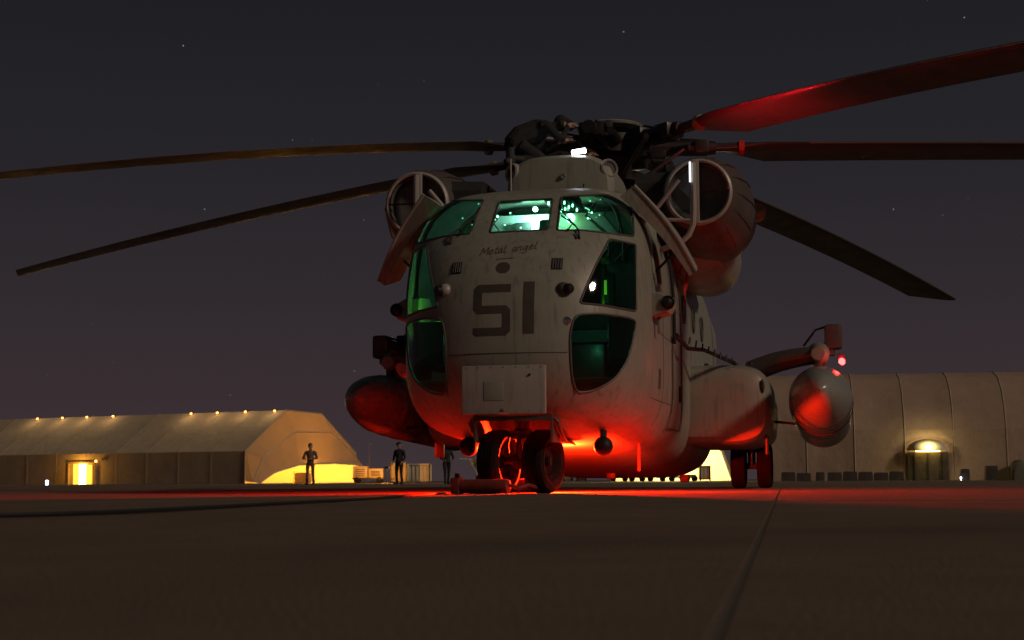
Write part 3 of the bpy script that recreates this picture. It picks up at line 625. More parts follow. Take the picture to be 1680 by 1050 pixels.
# sponsons, pylons, tanks
for s in (1, -1):
    rs = []
    for u, k, zc in ((4.95, .55, 1.12), (4.98, .78, 1.13), (5.05, .92, 1.14), (5.2, .99, 1.15), (5.6, 1.0, 1.15), (8, 1.0, 1.12), (10, .9, 1.1), (11.5, .6, 1.1), (12.3, .2, 1.1)):
        rs.append([(s*(1.62+.78*k*np.sign(math.cos(q))*abs(math.cos(q))**(.5)), u, zc+.54*k*np.sign(math.sin(q))*abs(math.sin(q))**.5) for q in np.linspace(0, 2*math.pi, 49)[:-1]])
    sp = MB().rings(rs).build('sponson', 'paint', heli)
    MB().ball((s*2.31, 5.02, 1.38), .05, (.6, .5, 1.9), 16).build('inlet', 'interior_dark', sp)
    for v in (1.55, 1.95, 2.15): MB().lathe([(0, .035), (.03, .03), (.035, 0)], (s*v, 5.25, 1.685), (0, 0, 1), 10).build('filler_cap', 'metal_dark', sp)
    MB().box((s*2.33, 5.7, .60), (.03, .5, .26), bev=.01).build('strake', 'paint_dark', sp)
    arm = MB().rings([rrect(s*v, z, .02+w, h, u, 24, 2.4) for v, z, w, h, u in ((2.20, 1.55, .30, .12, 5.9),)]+[]) if False else MB()
    a0, a1 = Vector((s*2.05, 6.1, 1.62)), Vector((s*3.05, 5.75, 1.84))
    arm.rings([[a0.lerp(a1, f)+Vector((0, .42*math.cos(q)*(1-.35*f), (.17-.05*f)*math.sin(q)))+Vector((0, 0, .05*math.sin(math.pi*f))) for q in np.linspace(0, 2*math.pi, 21)[:-1]] for f in np.linspace(0, 1, 9)])
    py = arm.build('tank_pylon', 'paint_dark', heli)
    MB().tube([(s*3.05, 5.45, 1.84), (s*3.05, 5.75, 1.86), (s*3.05, 6.8, 1.8)], [.09, .16, .10], 14).build('pylon_fairing', 'paint', py)
    MB().box((s*3.05, 6.0, 1.70), (.10, .9, .22), bev=.03).build('pylon_web', 'paint_dark', py)
    MB().box((s*3.26, 5.95, 2.10), (.24, .34, .34), bev=.05).box((s*3.20, 5.95, 1.93), (.16, .26, .18), bev=.03).build('dispenser', 'paint_dark', py)
    MB().tube([(s*3.15, 5.9, 2.24), (s*3.02, 5.88, 2.20), (s*2.85, 5.9, 1.98)], .018, 6).build('cable', 'black', py)
    prof = [(0, 0), (.02, .06), (.08, .125), (.2, .20), (.42, .28), (.75, .355), (1.15, .41), (1.7, .435), (3.4, .44), (5.6, .435), (6.6, .35), (7.3, .18), (7.6, 0)]
    tk = MB().lathe(prof, (s*3.07, 4.0, 1.27), (0, 1, -.035), 40).build('fuel_tank', 'paint_tank', heli)
    MB().lathe([(d_, r_+.004) for d_, r_ in prof[:7]]+[(1.2, .417), (1.2, .40)], (s*3.07, 3.997, 1.27), (0, 1, -.035), 40).build('tank_nose', 'tank_cap', tk)
    MB().lathe([(2.3, .43), (2.3, .447), (2.34, .447), (2.34, .43)], (s*3.07, 4.0, 1.27), (0, 1, -.035), 40).build('band', 'metal_dark', tk)
    MB().tube([(s*2.72, 5.3, .88), (s*2.45, 5.6, .92)], .02, 6).build('brace', 'black', tk)
nv = MB().lathe([(0, .036), (.03, .044), (.07, .035), (.09, 0)], (3.36, 5.62, 1.75), (.2, -.8, -.5), 16).build('navigation_light', 'lamp_red_nav', heli)
lamp('navigation_lamp', (3.38, 5.36, 1.66), (1, .03, .02), 3, .04, heli)
MB().box((3.36, 5.70, 1.80), (.10, .14, .10), bev=.02).build('light_mount', 'paint_dark', heli)

# refuelling probe and sensor turret on the starboard side
MB().tube([(-1.72, 1.55, 1.46), (-1.72, 1.70, 1.47), (-1.72, 2.2, 1.48), (-1.70, 5.0, 1.5)], [.07, .12, .13, .13], 16).tube([(-1.72, 1.6, 1.47), (-1.72, 1.42, 1.455)], [.05, .06], 12).build('refuelling_probe', 'paint', heli)
tu = MB().box((-1.86, 1.95, 1.70), (.20, .34, .20), bev=.05).tube([(-1.86, 1.85, 1.72), (-1.88, 1.60, 1.74)], [.07, .06], 10).box((-1.86, 2.0, 1.84), (.12, .16, .10), bev=.03).build('sensor_turret', 'black', heli)
MB().tube([(-1.80, 1.9, 1.88), (-1.74, 1.85, 1.92), (-1.66, 1.8, 1.80), (-1.62, 1.8, 1.70)], .014, 6).build('cable', 'black', tu)
MB().tube([(-1.78, 2.0, 1.66), (-1.5, 2.0, 1.6), (-1.33, 2.0, 1.6)], .04, 8).build('mount', 'metal_dark', tu)

# belly beacon, antennas and lamps under the nose
bb = MB().lathe([(0, .075), (.09, .075), (.13, .05), (.145, 0)], (.15, 1.0, .55), (0, 0, -1), 18).build('belly_beacon', 'lamp_red', heli)
lamp('belly_beacon_lamp', (.15, 1.0, .345), (1, .014, .0015), 3700, .03, heli)
for p, r in (((-.60, .15, .50), .105), ((.86, .10, .49), .105)):
    zt_ = .66
    q = MB().ball(p, r, (1, 1, 1), 20).build('search_light', 'black', heli)
    MB().tube([(p[0], p[1], p[2]+.05), (p[0], p[1], zt_)], .04, 10).build('stem', 'metal_dark', q)
MB().tube([(.98, 2.2, .56), (.98, 2.2, .24)], [.012, .016], 8).build('whip_antenna', 'red_cloth', heli)
for v, u in ((.0, 6.8), (.95, 8.2)): MB().box((v, u, f_zb(u)-.02), (.14, .10, .12), bev=.02).build('belly_antenna', 'metal_dark', heli)

# landing gear
def wheel(parent, c, r, w, n=36, tilt=0):
    c = Vector(c); h = w/2
    prof = [(-h*.55, r*.56), (-h*.85, r*.64), (-h, r*.80), (-h*.86, r*.94), (-h*.60, r*.99)]
    for k in (-.42, -.14, .14, .42): prof += [(h*(k-.06), r), (h*(k-.055), r*.975), (h*(k+.055), r*.975), (h*(k+.06), r)]
    prof += [(h*.60, r*.99), (h*.86, r*.94), (h, r*.80), (h*.85, r*.64), (h*.55, r*.56)]
    ax = Vector((math.cos(tilt), math.sin(tilt), 0))
    MB().lathe(prof, c, ax, n).build('tyre', 'rubber', parent)
    MB().lathe([(-h*.6, r*.565), (-h*.7, r*.50), (-h*.35, r*.42), (-h*.30, r*.20), (-h*.6, r*.16), (-h*.62, 0), (h*.62, 0), (h*.6, r*.16), (h*.30, r*.20), (h*.35, r*.42), (h*.7, r*.50), (h*.6, r*.565)], c, ax, n).build('rim', 'rubber', parent)
ng = MB().tube([(0, .12, 1.0), (0, .04, .66)], .095, 16).tube([(0, .07, .80), (0, .45, .98)], .04, 10).box((0, .03, .62), (.24, .18, .10), bev=.03).build('nose_gear', 'metal_dark', heli)
MB().tube([(0, .04, .66), (0, .0, .36)], .055, 16).build('oleo_piston', 'metal', ng)
MB().tube([(-.32, 0, .33), (.32, 0, .33)], .05, 12).box((0, 0, .34), (.16, .14, .16), bev=.03).build('axle', 'metal_dark', ng)
MB().tube([(.0, -.07, .62), (.02, -.17, .50), (0, -.08, .38)], .024, 8).build('torque_link', 'metal_dark', ng)
MB().tube([(-.10, -.10, .60), (-.12, -.12, .50), (-.10, -.10, .36)], .010, 6).build('brake_line', 'black', ng)
for v in (-.24, .24): wheel(ng, (v, 0, .335), .335, .25, tilt=R(-14))
for s in (1, -1):
    mg = MB().tube([(s*1.98, 8.2, 1.0), (s*1.98, 8.25, .55)], .11, 14).tube([(s*1.98, 8.28, .6), (s*1.98, 7.5, .9)], .05, 10).build('main_gear', 'metal_dark', heli)
    MB().tube([(s*1.98, 8.25, .60), (s*1.98, 8.31, .36)], .06, 14).build('oleo_piston', 'chrome', mg)
    MB().tube([(s*1.98-.28, 8.31, .34), (s*1.98+.28, 8.31, .34)], .05, 10).build('axle', 'metal_dark', mg)
    for v in (-.20, .20): wheel(mg, (s*1.98+v, 8.31, .34), .34, .23)

def HW(v, u, z): return Vector((HX+v*cT+u*sT, HY-v*sT+u*cT, z))
# ------------------------------------------------------------------ things lying around the helicopter
# wheel chocks either side of the starboard nose wheel: round bars joined by a rope
ck = empty('wheel_chock', HW(-.20, 0, 0), -HT-R(12)); tag(ck, 'red bar wheel chocks clamped round the left nose wheel', 'chock')
for y, nm in ((-.42, 'bar'), (.40, 'bar')):
    b = MB().rings([[(x, y+.075*math.cos(q)*k, .078+.075*math.sin(q)*k) for q in np.linspace(0, 2*math.pi, 17)[:-1]] for x, k in ((-.30, .6), (-.28, .95), (-.10, 1), (.22, 1), (.25, .9), (.26, .5))]).build(nm, 'chock', ck)
    MB().box((-.33, y, .085), (.10, .15, .17), bev=.02).build('end_block', 'chock', ck)
    MB().box((-.33, y, .19), (.05, .05, .05), bev=.015).build('eye_bolt', 'metal_dark', ck)
MB().tube([(.27, -.42, .09), (.36, -.40, .06), (.42, -.30, .09), (.43, 0, .05), (.40, .25, .06), (.28, .40, .09)], .022, 8).build('rope', 'chock', ck)
cb = MB(); pts = []
A, B, C_ = HW(-.70, -.50, .012), at(430, 820, 7.5), at(-40, 846, 6.0)
for f in np.linspace(0, 1, 40):
    p = A*(1-f)**2+Vector((B.x, B.y, .012))*2*f*(1-f)+Vector((C_.x, C_.y, .012))*f*f; pts.append((p.x+.03*math.sin(9*f), p.y+.12*math.sin(14*f), .012))
tag(cb.tube(pts, .011, 6).build('ground_cable', 'cable'), 'thin black grounding cable lying on the concrete left of the chocks', 'cable')
# red warning streamers below the port engine nacelle
for (v, u, z, ln, lab) in ((1.46, 3.35, 2.80, .42, 'long red cloth streamer hanging below the right engine nacelle'), (1.40, 3.30, 2.86, .16, 'short red cloth streamer beside the long one below the nacelle')):
    b = MB(); rows = []
    for k in range(9):
        f = k/8; a = 1.3*math.sin(4*f+v*20); w = .028; p = HW(v+.02*math.sin(6*f), u+.02*f, z-ln*f); dx = Vector((math.cos(a), math.sin(a), 0))*w; dn = Vector((-math.sin(a), math.cos(a), 0))*.002
        rows.append([p-dx-dn, p+dx-dn, p+dx+dn, p-dx+dn])
    tag(b.rings(rows).build('warning_streamer', 'red_cloth'), lab, 'streamer', 'red streamers under the nacelle')

# ------------------------------------------------------------------ people
def person(name, root_loc, rz, J, label, cloth, cat='person', scale=1.0, cap=True, hood=False):
    b = MB(); V3 = Vector
    def limb(pts, rad): b.tube(pts, rad, 12)
    j = {k: V3(v) for k, v in J.items()}
    limb([j['pel'], j['waist'], j['chest'], j['neckb']], [.155, .145, .165, .085]); b.ball(j['pel'], .155, (1, .85, .8)); b.ball(j['chest'], .17, (1.1, .75, .95))
    limb([j['neckb'], j['neck'], j['head']], [.07, .055, .055])
    fw = (j['face']-j['head']).normalized(); upv = (j['head']-j['neck']).normalized(); sd = fw.cross(upv).normalized()
    hc = j['head']
    b.ball(hc+upv*.03, .098, (1, 1, 1.18)); b.ball(hc+fw*.03-upv*.045, .072); b.ball(hc+fw*.075-upv*.085, .032)
    limb([hc+fw*.085+upv*.02, hc+fw*.115-upv*.02], [.012, .018])
    for q in (-1, 1):
        b.ball(hc+sd*q*.098+upv*-.005, .026, (.6, 1, 1.3), 10); b.ball(hc+sd*q*.035+fw*.088+upv*.03, .014, n=8)
    b.ball(hc+fw*.092-upv*.058, .018, (1.4, .6, .5), 8)
    hands = []
    for s in 'lr':
        limb([j['chest']+ (j['sh'+s]-j['chest'])*.3, j['sh'+s]], [.10, .078]); limb([j['sh'+s], j['el'+s]], [.068, .050]); limb([j['el'+s], j['wr'+s]], [.050, .034])
        d = (j['ha'+s]-j['wr'+s]).normalized(); x = d.cross(V3((0, 1, .2))).normalized(); z = x.cross(d).normalized(); w = j['wr'+s]
        hands.append(w+d*.08)
        limb([w, w+d*.045, w+d*.09], [.030, .040, .038])
        for k in range(4):
            o = w+d*.09+z*(.030-.020*k); l = (.075, .085, .08, .06)[k]
            limb([o, o+d*l*.55+x*.008, o+d*l*.9+x*.028], [.0105, .010, .008])
        limb([w+d*.03+z*.03, w+d*.06+z*.062, w+d*.09+z*.072], [.013, .012, .010])
        limb([j['pel']+(j['hi'+s]-j['pel'])*.6, j['hi'+s]], [.12, .10]); limb([j['hi'+s], j['kn'+s]], [.098, .066]); limb([j['kn'+s], j['an'+s]], [.064, .046])
        t = (j['to'+s]-j['an'+s]); fl = V3((t.x, t.y, 0)).normalized()
        an = j['an'+s]; limb([an-fl*.05+V3((0, 0, -.03)), an+fl*.06+V3((0, 0, -.045)), j['to'+s]], [.048, .050, .036]); limb([an+V3((0, 0, .14)), an], [.062, .056])
    me = b.mesh(name, 'uniform'); tmp = bpy.data.objects.new('tmp', me); COL.objects.link(tmp)
    md = tmp.modifiers.new('r', 'REMESH'); md.mode = 'VOXEL'; md.voxel_size = .0095
    sm = tmp.modifiers.new('s', 'SMOOTH'); sm.factor = .5; sm.iterations = 3
    dg = bpy.context.evaluated_depsgraph_get(); m2 = bpy.data.meshes.new_from_object(tmp.evaluated_get(dg)); bpy.data.objects.remove(tmp)
    m2.name = name; m2.materials.clear()
    for m in (cloth, 'skin', 'boots'): m2.materials.append(MATS[m])
    for p in m2.polygons:
        c = p.center; i = 0
        if not hood and (c-hc).length < .17 and (c-hc).dot(upv) > -.13: i = 1
        elif min((c-h).length for h in hands) < .115: i = 1
        elif min((c-j['anl']).length, (c-j['anr']).length) < .19: i = 2
        p.material_index = i; p.use_smooth = True
    r = empty(name, root_loc, rz); r.scale = (scale,)*3; tag(r, label, cat)
    o = bpy.data.objects.new('body', m2); COL.objects.link(o); o.parent = r
    hb = MB(); rows = []
    for a in np.linspace(0, 1.35, 7):
        rows.append([hc+upv*(.035+.128*math.cos(a))+(sd*math.cos(q)*.106+fw*math.sin(q)*.108)*math.sin(a)-fw*.008 for q in np.linspace(0, 2*math.pi, 21)[:-1]])
    hb.rings(rows, cap0=True, cap1=True)
    if cap: hb.tube([hc+upv*.085+fw*.07, hc+upv*.07+fw*.16], [.07, .05], 10)
    hb.build('cap' if cap else 'hair', cloth if cap else 'hair', o)
    return r
def stand(dx=0, arm=0, step=.0):
    J = dict(pel=(0, 0, .95), waist=(0, 0, 1.1), chest=(0, .0, 1.32), neckb=(0, -.01, 1.47), neck=(0, -.01, 1.53), head=(0, .01, 1.65), face=(0, .2, 1.63))
    for s, q in (('l', -1), ('r', 1)):
        J['sh'+s] = (q*.20, -.01, 1.42); J['el'+s] = (q*(.27+arm*.03), -.03+.04*arm, 1.14); J['wr'+s] = (q*(.27-arm*.08), .06+.16*arm, .90+.14*arm); J['ha'+s] = (q*(.265-arm*.12), .09+.22*arm, .82+.16*arm)
        J['hi'+s] = (q*.10, 0, .92); J['kn'+s] = (q*.12, .03+q*step, .50); J['an'+s] = (q*.13, q*step*1.6-.01, .085); J['to'+s] = (q*.16, q*step*1.6+.16, .04)
    return J
def gp(x, Y): return Vector((at(x, 790, Y).x, Y, 0))
person('person', gp(655, 67), R(150), stand(arm=.4), 'person in dark uniform standing left of the helicopter nose wheels', 'uniform')
person('person', gp(733, 69), R(200), stand(arm=1, step=.12), 'person in dark uniform stepping just left of the chocked wheel', 'uniform')
person('person', gp(509, 68), R(170), stand(arm=1.6, step=.03), 'person in tan uniform before the glowing mouth of the left tent hangar', 'uniform_tan')
K = dict(pel=(0, -.12, .30), waist=(0, -.04, .42), chest=(0, .20, .50), neckb=(0, .34, .54), neck=(0, .39, .57), head=(0, .50, .62), face=(0, .66, .54),
         shl=(-.20, .25, .55), shr=(.20, .25, .55), ell=(-.30, .42, .33), elr=(.30, .42, .34), wrl=(-.16, .58, .44), wrr=(.14, .58, .58), hal=(-.10, .70, .43), har=(.08, .70, .60),
         hil=(-.11, -.08, .28), hir=(.11, -.08, .28), knl=(-.17, .32, .40), knr=(.17, .25, .08), anl=(-.15, .16, .085), anr=(.14, -.22, .09), tol=(-.17, .34, .04), tor=(.15, -.30, .035))
person('person', HW(-.62, 3.35, 4.155), -HT-R(60), K, 'person in dark hooded clothing kneeling on the fairing before the rotor head', 'uniform_black', hood=True)
K2 = dict(K); K2['hal'] = (-.14, .68, .56); K2['wrl'] = (-.2, .56, .56)
person('person', HW(-.60, 4.9, 4.05), -HT+R(-70), K2, 'person in dark hooded clothing crouching behind the kneeling one beside the rotor head', 'uniform_black', hood=True)

# ------------------------------------------------------------------ left tent hangar with a lifted clamshell door
d0 = Vector((.871, -.491, 0)); n0 = Vector((.491, .871, 0)); C0 = ground(402, 146.0)
lh = empty('tent_hangar', C0, math.atan2(d0.y, d0.x)); tag(lh, 'long low tan tent hangar on the left with its glowing end door lifted', 'hangar')
PR = [(0, 0), (0, 3.0), (6.0, 7.0), (11.8, 6.85), (17.7, 3.1), (17.7, 0)]        # (across, height); local x along the length, y across
LEN = 40.0
def wpt(x, k, t=0): w, h = PR[k]; return (x, w, h)
nb = 10
for i in range(nb):
    x1, x0 = -LEN*i/nb, -LEN*(i+1)/nb
    for k in range(4):
        if k == 0: nm, m = 'wall_panel', 'tent_wall_lit'
        else: nm, m = 'roof_panel', 'tent'
        w0, h0 = PR[k]; w1, h1 = PR[k+1]; dn = Vector((0, -(h1-h0), w1-w0)).normalized()*-.04
        b = MB(); rows = []
        for f in np.linspace(0, 1, 5):
            row = []
            for g_ in np.linspace(0, 1, 5):
                sag = -.10*math.sin(math.pi*f)*math.sin(math.pi*g_) if k else 0
                p = Vector((x0+.003+(x1-x0-.006)*g_, w0+(w1-w0)*f, h0+(h1-h0)*f))-dn*25*sag*.0+Vector((0, 0, sag)); row.append(p)
            rows.append(row+[q+dn for q in row[::-1]])
        b.rings(rows); b.build(nm, m, lh)
for i in range(nb+1):
    x = -LEN*i/nb; b = MB(); pr = [Vector((x, w+(-.05 if k < 2 else .05 if k > 3 else 0), h+.02)) for k, (w, h) in enumerate(PR)]
    b.tube(pr, .05 if i == 0 else .012, 6).build('rib', 'tent', lh)
MB().box((-LEN/2, 17.72, 1.55), (LEN, .05, 3.1)).build('back_wall', 'tent_inside', lh)
# tapering closed left end
b = MB().rings([[wpt(-LEN, k) for k in range(6)], [(-LEN-3, 1.0, 0), (-LEN-3, 1.2, 2.2), (-LEN-2.6, 6, 5.6), (-LEN-2.6, 11.8, 5.5), (-LEN-3, 16.5, 2.3), (-LEN-3, 16.7, 0)], [(-LEN-5, 4, 0), (-LEN-5, 4.2, 1.6), (-LEN-4.4, 7, 3.2), (-LEN-4.4, 10.8, 3.2), (-LEN-5, 13.6, 1.6), (-LEN-5, 13.8, 0)]], close=False, cap0=False); b.build('end_cap', 'tent', lh, angle=10)
# clamshell: two folds of fabric above the open mouth
outer = [Vector((.0, w, h)) for w, h in [(0, .2), (0, 3.0), (6, 7.0), (11.8, 6.85), (17.7, 3.1), (17.7, .2)]]
mid = [Vector((.7, .3, .1)), Vector((1.0, 1.3, 2.4)), Vector((1.2, 6.0, 4.9)), Vector((1.2, 11.8, 5.0)), Vector((1.0, 16.4, 2.6)), Vector((.7, 17.5, 1.6))]
low = [Vector((1.0, .9, .05)), Vector((1.4, 2.6, 1.05)), Vector((1.6, 6.0, 1.75)), Vector((1.6, 11.8, 1.95)), Vector((1.4, 16.0, 1.85)), Vector((1.0, 17.6, 1.7))]
for A_, B_ in ((outer, mid), (mid, low)):
    for k in range(5):
        q = [A_[k], A_[k+1], B_[k+1], B_[k]]; nn = (q[1]-q[0]).cross(q[3]-q[0]).normalized()*.03
        MB().add([p for p in q]+[p+nn for p in q], [(0, 1, 2, 3), (7, 6, 5, 4), (0, 4, 5, 1), (1, 5, 6, 2), (2, 6, 7, 3), (3, 7, 4, 0)]).build('door_fold', 'tent_thin', lh)
MB().tube(low, .10, 8).build('door_hem', 'tent_rib', lh); MB().tube(mid, .06, 6).build('fold_seam', 'tent_rib', lh)
MB().box((-LEN*.5, 8.85, .03), (LEN, 17.5, .05)).build('hangar_floor', 'tent_inside', lh)
for x in (-1.5, -6, -11):
    for y in (4, 9, 14):
        q = MB().box((x, y, 5.1), (1.4, .25, .10), bev=.02).build('strip_lamp', 'lamp_yellow', lh)
    lamp('hangar_lamp', (x, 9, 3.9), (1, .43, .055), 2600, .5, lh)
lamp('mouth_lamp', (1.2, 8.5, 1.7), (1, .46, .07), 2400, .5, lh)
Bi = lambda px: (lambda p, q: p)(0, 0)
for px in (62, 103, 143, 186, 314, 357, 403, 451):      # small lamps along the shoulder of the roof
    r = ray_dir(px, 684); n_l = n0; t_ = ((C0+n0*5.6).dot(n0))/r.dot(n0); w = Vector((0, 0, CAM_H))+r*t_
    lx = (w-C0).dot(d0)
    q = MB().lathe([(0, .05), (.1, .13), (.18, .11), (.22, 0)], (lx, 5.6, 6.85), (0, -.5, .85), 12).build('ridge_lamp', 'lamp_orange', lh)
    lamp('ridge_light', (lx, 4.6, 7.6), (1, .62, .28), 55, .15, lh)
    MB().tube([(lx, 5.95, 6.9), (lx, 5.8, 7.02)], .05, 6).build('bracket', 'metal_dark', q)
# side doorway; pane and leaves glow in place of a lit interior
def wall_x(px):
    r = ray_dir(px, 790); t_ = C0.dot(n0)/r.dot(n0); return ((r*t_)-C0).dot(d0)
xa, xb = wall_x(114), wall_x(157); xm = (xa+xb)/2
dr_ = MB().box((xa, -.12, 1.05), (.16, .24, 2.1)).box((xb, -.12, 1.05), (.16, .24, 2.1)).box((xm, -.12, 2.15), (xb-xa+.3, .26, .14)).build('doorway', 'wood', lh)
MB().box((xm+.05, -.06, 1.0), (.95, .04, 2.0)).build('glow_pane', 'lamp_yellow', lh); MB().box((xm+.95, -.10, .95), (.75, .05, 1.9), bev=.01).build('open_door', 'door_glow', lh)
MB().box((xm-.85, -.05, 1.0), (.7, .04, 2.0)).build('door_side', 'door_glow', lh)
MB().ball((xb+.3, -.35, 2.25), .14).build('door_lamp', 'lamp_orange', lh)
lamp('doorway_lamp', (xm, -1.1, 1.6), (1, .48, .06), 260, .2, lh)
tag(MB().tube([gp(77, 120)+Vector((0, 0, 0)), gp(77, 120)+Vector((0, 0, .18))], [.10, .08], 10).ball(gp(77, 120)+Vector((0, 0, .24)), .12).build('taxiway_light', 'lamp_blue'), 'small bluish white taxiway light at the foot of the left hangar', 'light')

for x_, y_, sz, lab in ((1.0, 7.5, 1.0, 'dark crate inside the glowing mouth of the left hangar, nearer the camera'), (-2.0, 11.5, 1.25, 'larger dark crate deeper inside the glowing left hangar mouth')):
    p = C0+d0*x_+n0*y_; cr_ = empty('wooden_crate', p, R(-20)); tag(cr_, lab, 'crate', 'crates in the left hangar')
    MB().box((0, 0, sz*.5), (sz*1.3, sz, sz), bev=.02).build('body', 'wood', cr_)
    for z_ in (.15, .5, .85): MB().box((0, -sz*.51, sz*z_), (sz*1.3, .03, .12)).build('slat', 'wood', cr_)

# ------------------------------------------------------------------ right fabric hangar
dd = Vector((.985, -.17, 0)).normalized(); C1 = ground(1487, 108.0)
rh_ = empty('fabric_hangar', C1, math.atan2(dd.y, dd.x)); tag(rh_, 'tall ribbed fabric hangar on the right with an arched lit doorway canopy', 'hangar')
prof = [(0, 0), (.05, 1.8), (.2, 3.5), (.7, 4.9), (1.8, 6.2), (3.6, 7.2), (6.2, 7.75), (9, 7.9), (14, 7.2), (17, 4.5), (18, 0)]
xs_ = []
for px in (1245, 1325, 1404, 1487, 1568, 1655, 1740):
    r = ray_dir(px, 790); nn = Vector((-dd.y, dd.x, 0)); t_ = C1.dot(nn)/r.dot(nn); xs_.append(((r*t_)-C1).dot(dd))
for a, b_ in zip(xs_[:-1], xs_[1:]):
    for k0, k1, m in ((0, 2, 'hangar_fabric'), (2, 7, 'hangar_fabric'), (7, 10, 'hangar_fabric')):
        rows = []
        for k in range(k0, k1+1):
            for sub in ((0,) if k == k1 else (0, .5)):
                w, h = prof[k]
                if sub: w, h = (w+prof[k+1][0])/2, (h+prof[k+1][1])/2
                row = []
                for g_ in np.linspace(0, 1, 9):
                    sag = .11*math.sin(math.pi*g_)*min(1, h/3+.3)
                    row.append(Vector((a+.012+(b_-a-.024)*g_, w+sag*.8, h-sag*.4)))
                rows.append(row+[q+Vector((0, .05, -.03)) for q in row[::-1]])
        MB().rings(rows).build('fabric_panel', m, rh_)
for x in xs_:
    MB().tube([(x, w-.015, h+.01) for w, h in prof[:9]], .03, 6).build('rib', 'tent_rib', rh_)
MB().add([(xs_[0], w, h) for w, h in prof]+[(xs_[0]+.06, w, h) for w, h in prof], [tuple(range(11)), tuple(range(21, 10, -1))]).build('end_wall', 'hangar_fabric', rh_)
r = ray_dir(1523, 790); nn = Vector((-dd.y, dd.x, 0)); cx = ((r*(C1.dot(nn)/r.dot(nn)))-C1).dot(dd)
hw = 1.38
rows = []
for a in np.linspace(0, math.pi/2, 8):
    rows.append([(cx+hw*math.cos(q)*math.cos(a*.999), -.05-1.1*math.sin(a), 2.02+.80*math.sin(q)*math.cos(a*.999)) for q in np.linspace(0, math.pi, 19)])
can = MB().rings(rows, close=False, cap0=False, cap1=False).build('door_canopy', 'box_pale', rh_)
MB().box((cx, -.35, 1.98), (1.6, .12, .06), bev=.01).build('canopy_lamp', 'lamp_yellow', rh_)
lamp('canopy_light', (cx, -.45, 2.12), (1, .80, .30), 40, .08, rh_); lamp('canopy_front_fill', (cx, -1.45, 2.45), (1, .80, .30), 95, .1, rh_)  # the front one is an added fill to brighten the canopy
MB().box((cx, -.08, .97), (2.75, .12, 1.94), bev=.02).build('door_panel', 'barrier', rh_)
for k in (-1, 0, 1): MB().box((cx+k*.9, -.17, .95), (.10, .08, 1.86)).build('door_post', 'metal_dark', rh_)
def wx(px): r = ray_dir(px, 790); return ((r*(C1.dot(nn)/r.dot(nn)))-C1).dot(dd)
k = 0
for p0_, p1_ in ((1282, 1305), (1307, 1330), (1338, 1352), (1357, 1380), (1382, 1405), (1407, 1430), (1432, 1455), (1457, 1480), (1572, 1586), (1612, 1632)):
    a, b_ = wx(p0_), wx(p1_); c = C1+dd*((a+b_)/2)-nn*1.6; hgt = (.62, .55, .6, .58, .63, .6, .55, .62, .75, .95)[k]
    bb_ = MB().rings([[(x*(b_-a)/2*kk, y*.42*kk, z) for x, y in ((-1, -1), (-.3, -1.06), (.4, -1.03), (1, -1), (1, 1), (.2, 1.05), (-1, 1))] for z, kk in ((0, 1), (hgt*.5, .99), (hgt*.9, .95), (hgt, .86))]).build('barrier_block', 'barrier')
    bb_.location = c; bb_.rotation_euler = (0, 0, math.atan2(dd.y, dd.x))
    pos_w = ('leftmost', 'second from the left', 'third from the left', 'fourth from the left', 'fifth from the left', 'sixth from the left', 'seventh from the left', 'eighth from the left, nearest the doorway', 'first right of the lit doorway', 'tallest and rightmost')[k]
    tag(bb_, 'dark barrier block at the right hangar foot, '+pos_w, 'barrier', 'barriers along the right hangar'); k += 1
sp_ = C1+dd*wx(1571)-nn*2.2
tag(MB().ball(sp_+Vector((0, 0, .16)), .06).tube([sp_, sp_+Vector((0, 0, .14))], .03, 6).build('marker_lamp', 'lamp_blue'), 'tiny white marker lamp on the ground right of the arched doorway', 'light')
bq = empty('equipment_cover', C1+dd*wx(1672)-nn*1.2, 0); tag(bq, 'dark green covered equipment at the far right edge by the hangar', 'equipment')
MB().rings([rrect(0, .0, w, h, u, 24, 3.0) for u, w, h in ((0, .5, .9), (.1, .58, 1.2), (.6, .60, 1.35), (1.0, .5, 1.2))]).build('cover', 'olive', bq)
MB().tube([(-.3, 0, 1.35), (-.2, .3, 1.55), (.2, .3, 1.5)], .02, 6).build('rope', 'tent_rib', bq)

# ------------------------------------------------------------------ brightly lit open shelter seen under the belly
C2 = ground(1003, 140.0)
ms = empty('open_shelter', C2, R(-6)); tag(ms, 'open fronted shelter glowing pale yellow beneath the helicopter belly', 'shelter')
WM = 10.7
sh = [(0, 0), (.35, 2.6), (2.4, 4.3), (WM/2, 4.8), (WM-2.4, 4.3), (WM-.9, 2.6), (WM, 0)]
MB().rings([[(x, y, z) for x, z in sh] for y in (0, 4, 8, 12)], close=False, cap0=False, cap1=True).build('shell', 'tent_inside', ms, angle=15)
MB().tube([(x, -.02, z) for x, z in sh], .16, 8).build('front_hoop', 'tent', ms)
MB().box((WM/2, 6, .03), (WM-.2, 12, .05)).build('shelter_floor', 'tent_inside', ms)
for y in (2, 6, 10): MB().box((WM/2, y, 4.2), (3, .2, .1), bev=.02).build('strip_lamp', 'lamp_yellow', ms)
lamp('shelter_lamp', (WM/2, 3, 3.6), (1, .80, .34), 3600, .4, ms); lamp('shelter_lamp', (WM/2, 9, 3.4), (1, .80, .34), 2200, .4, ms)
lamp('shelter_mouth_lamp', (WM/2, -.8, 3.9), (1, .78, .36), 1500, .4, ms)

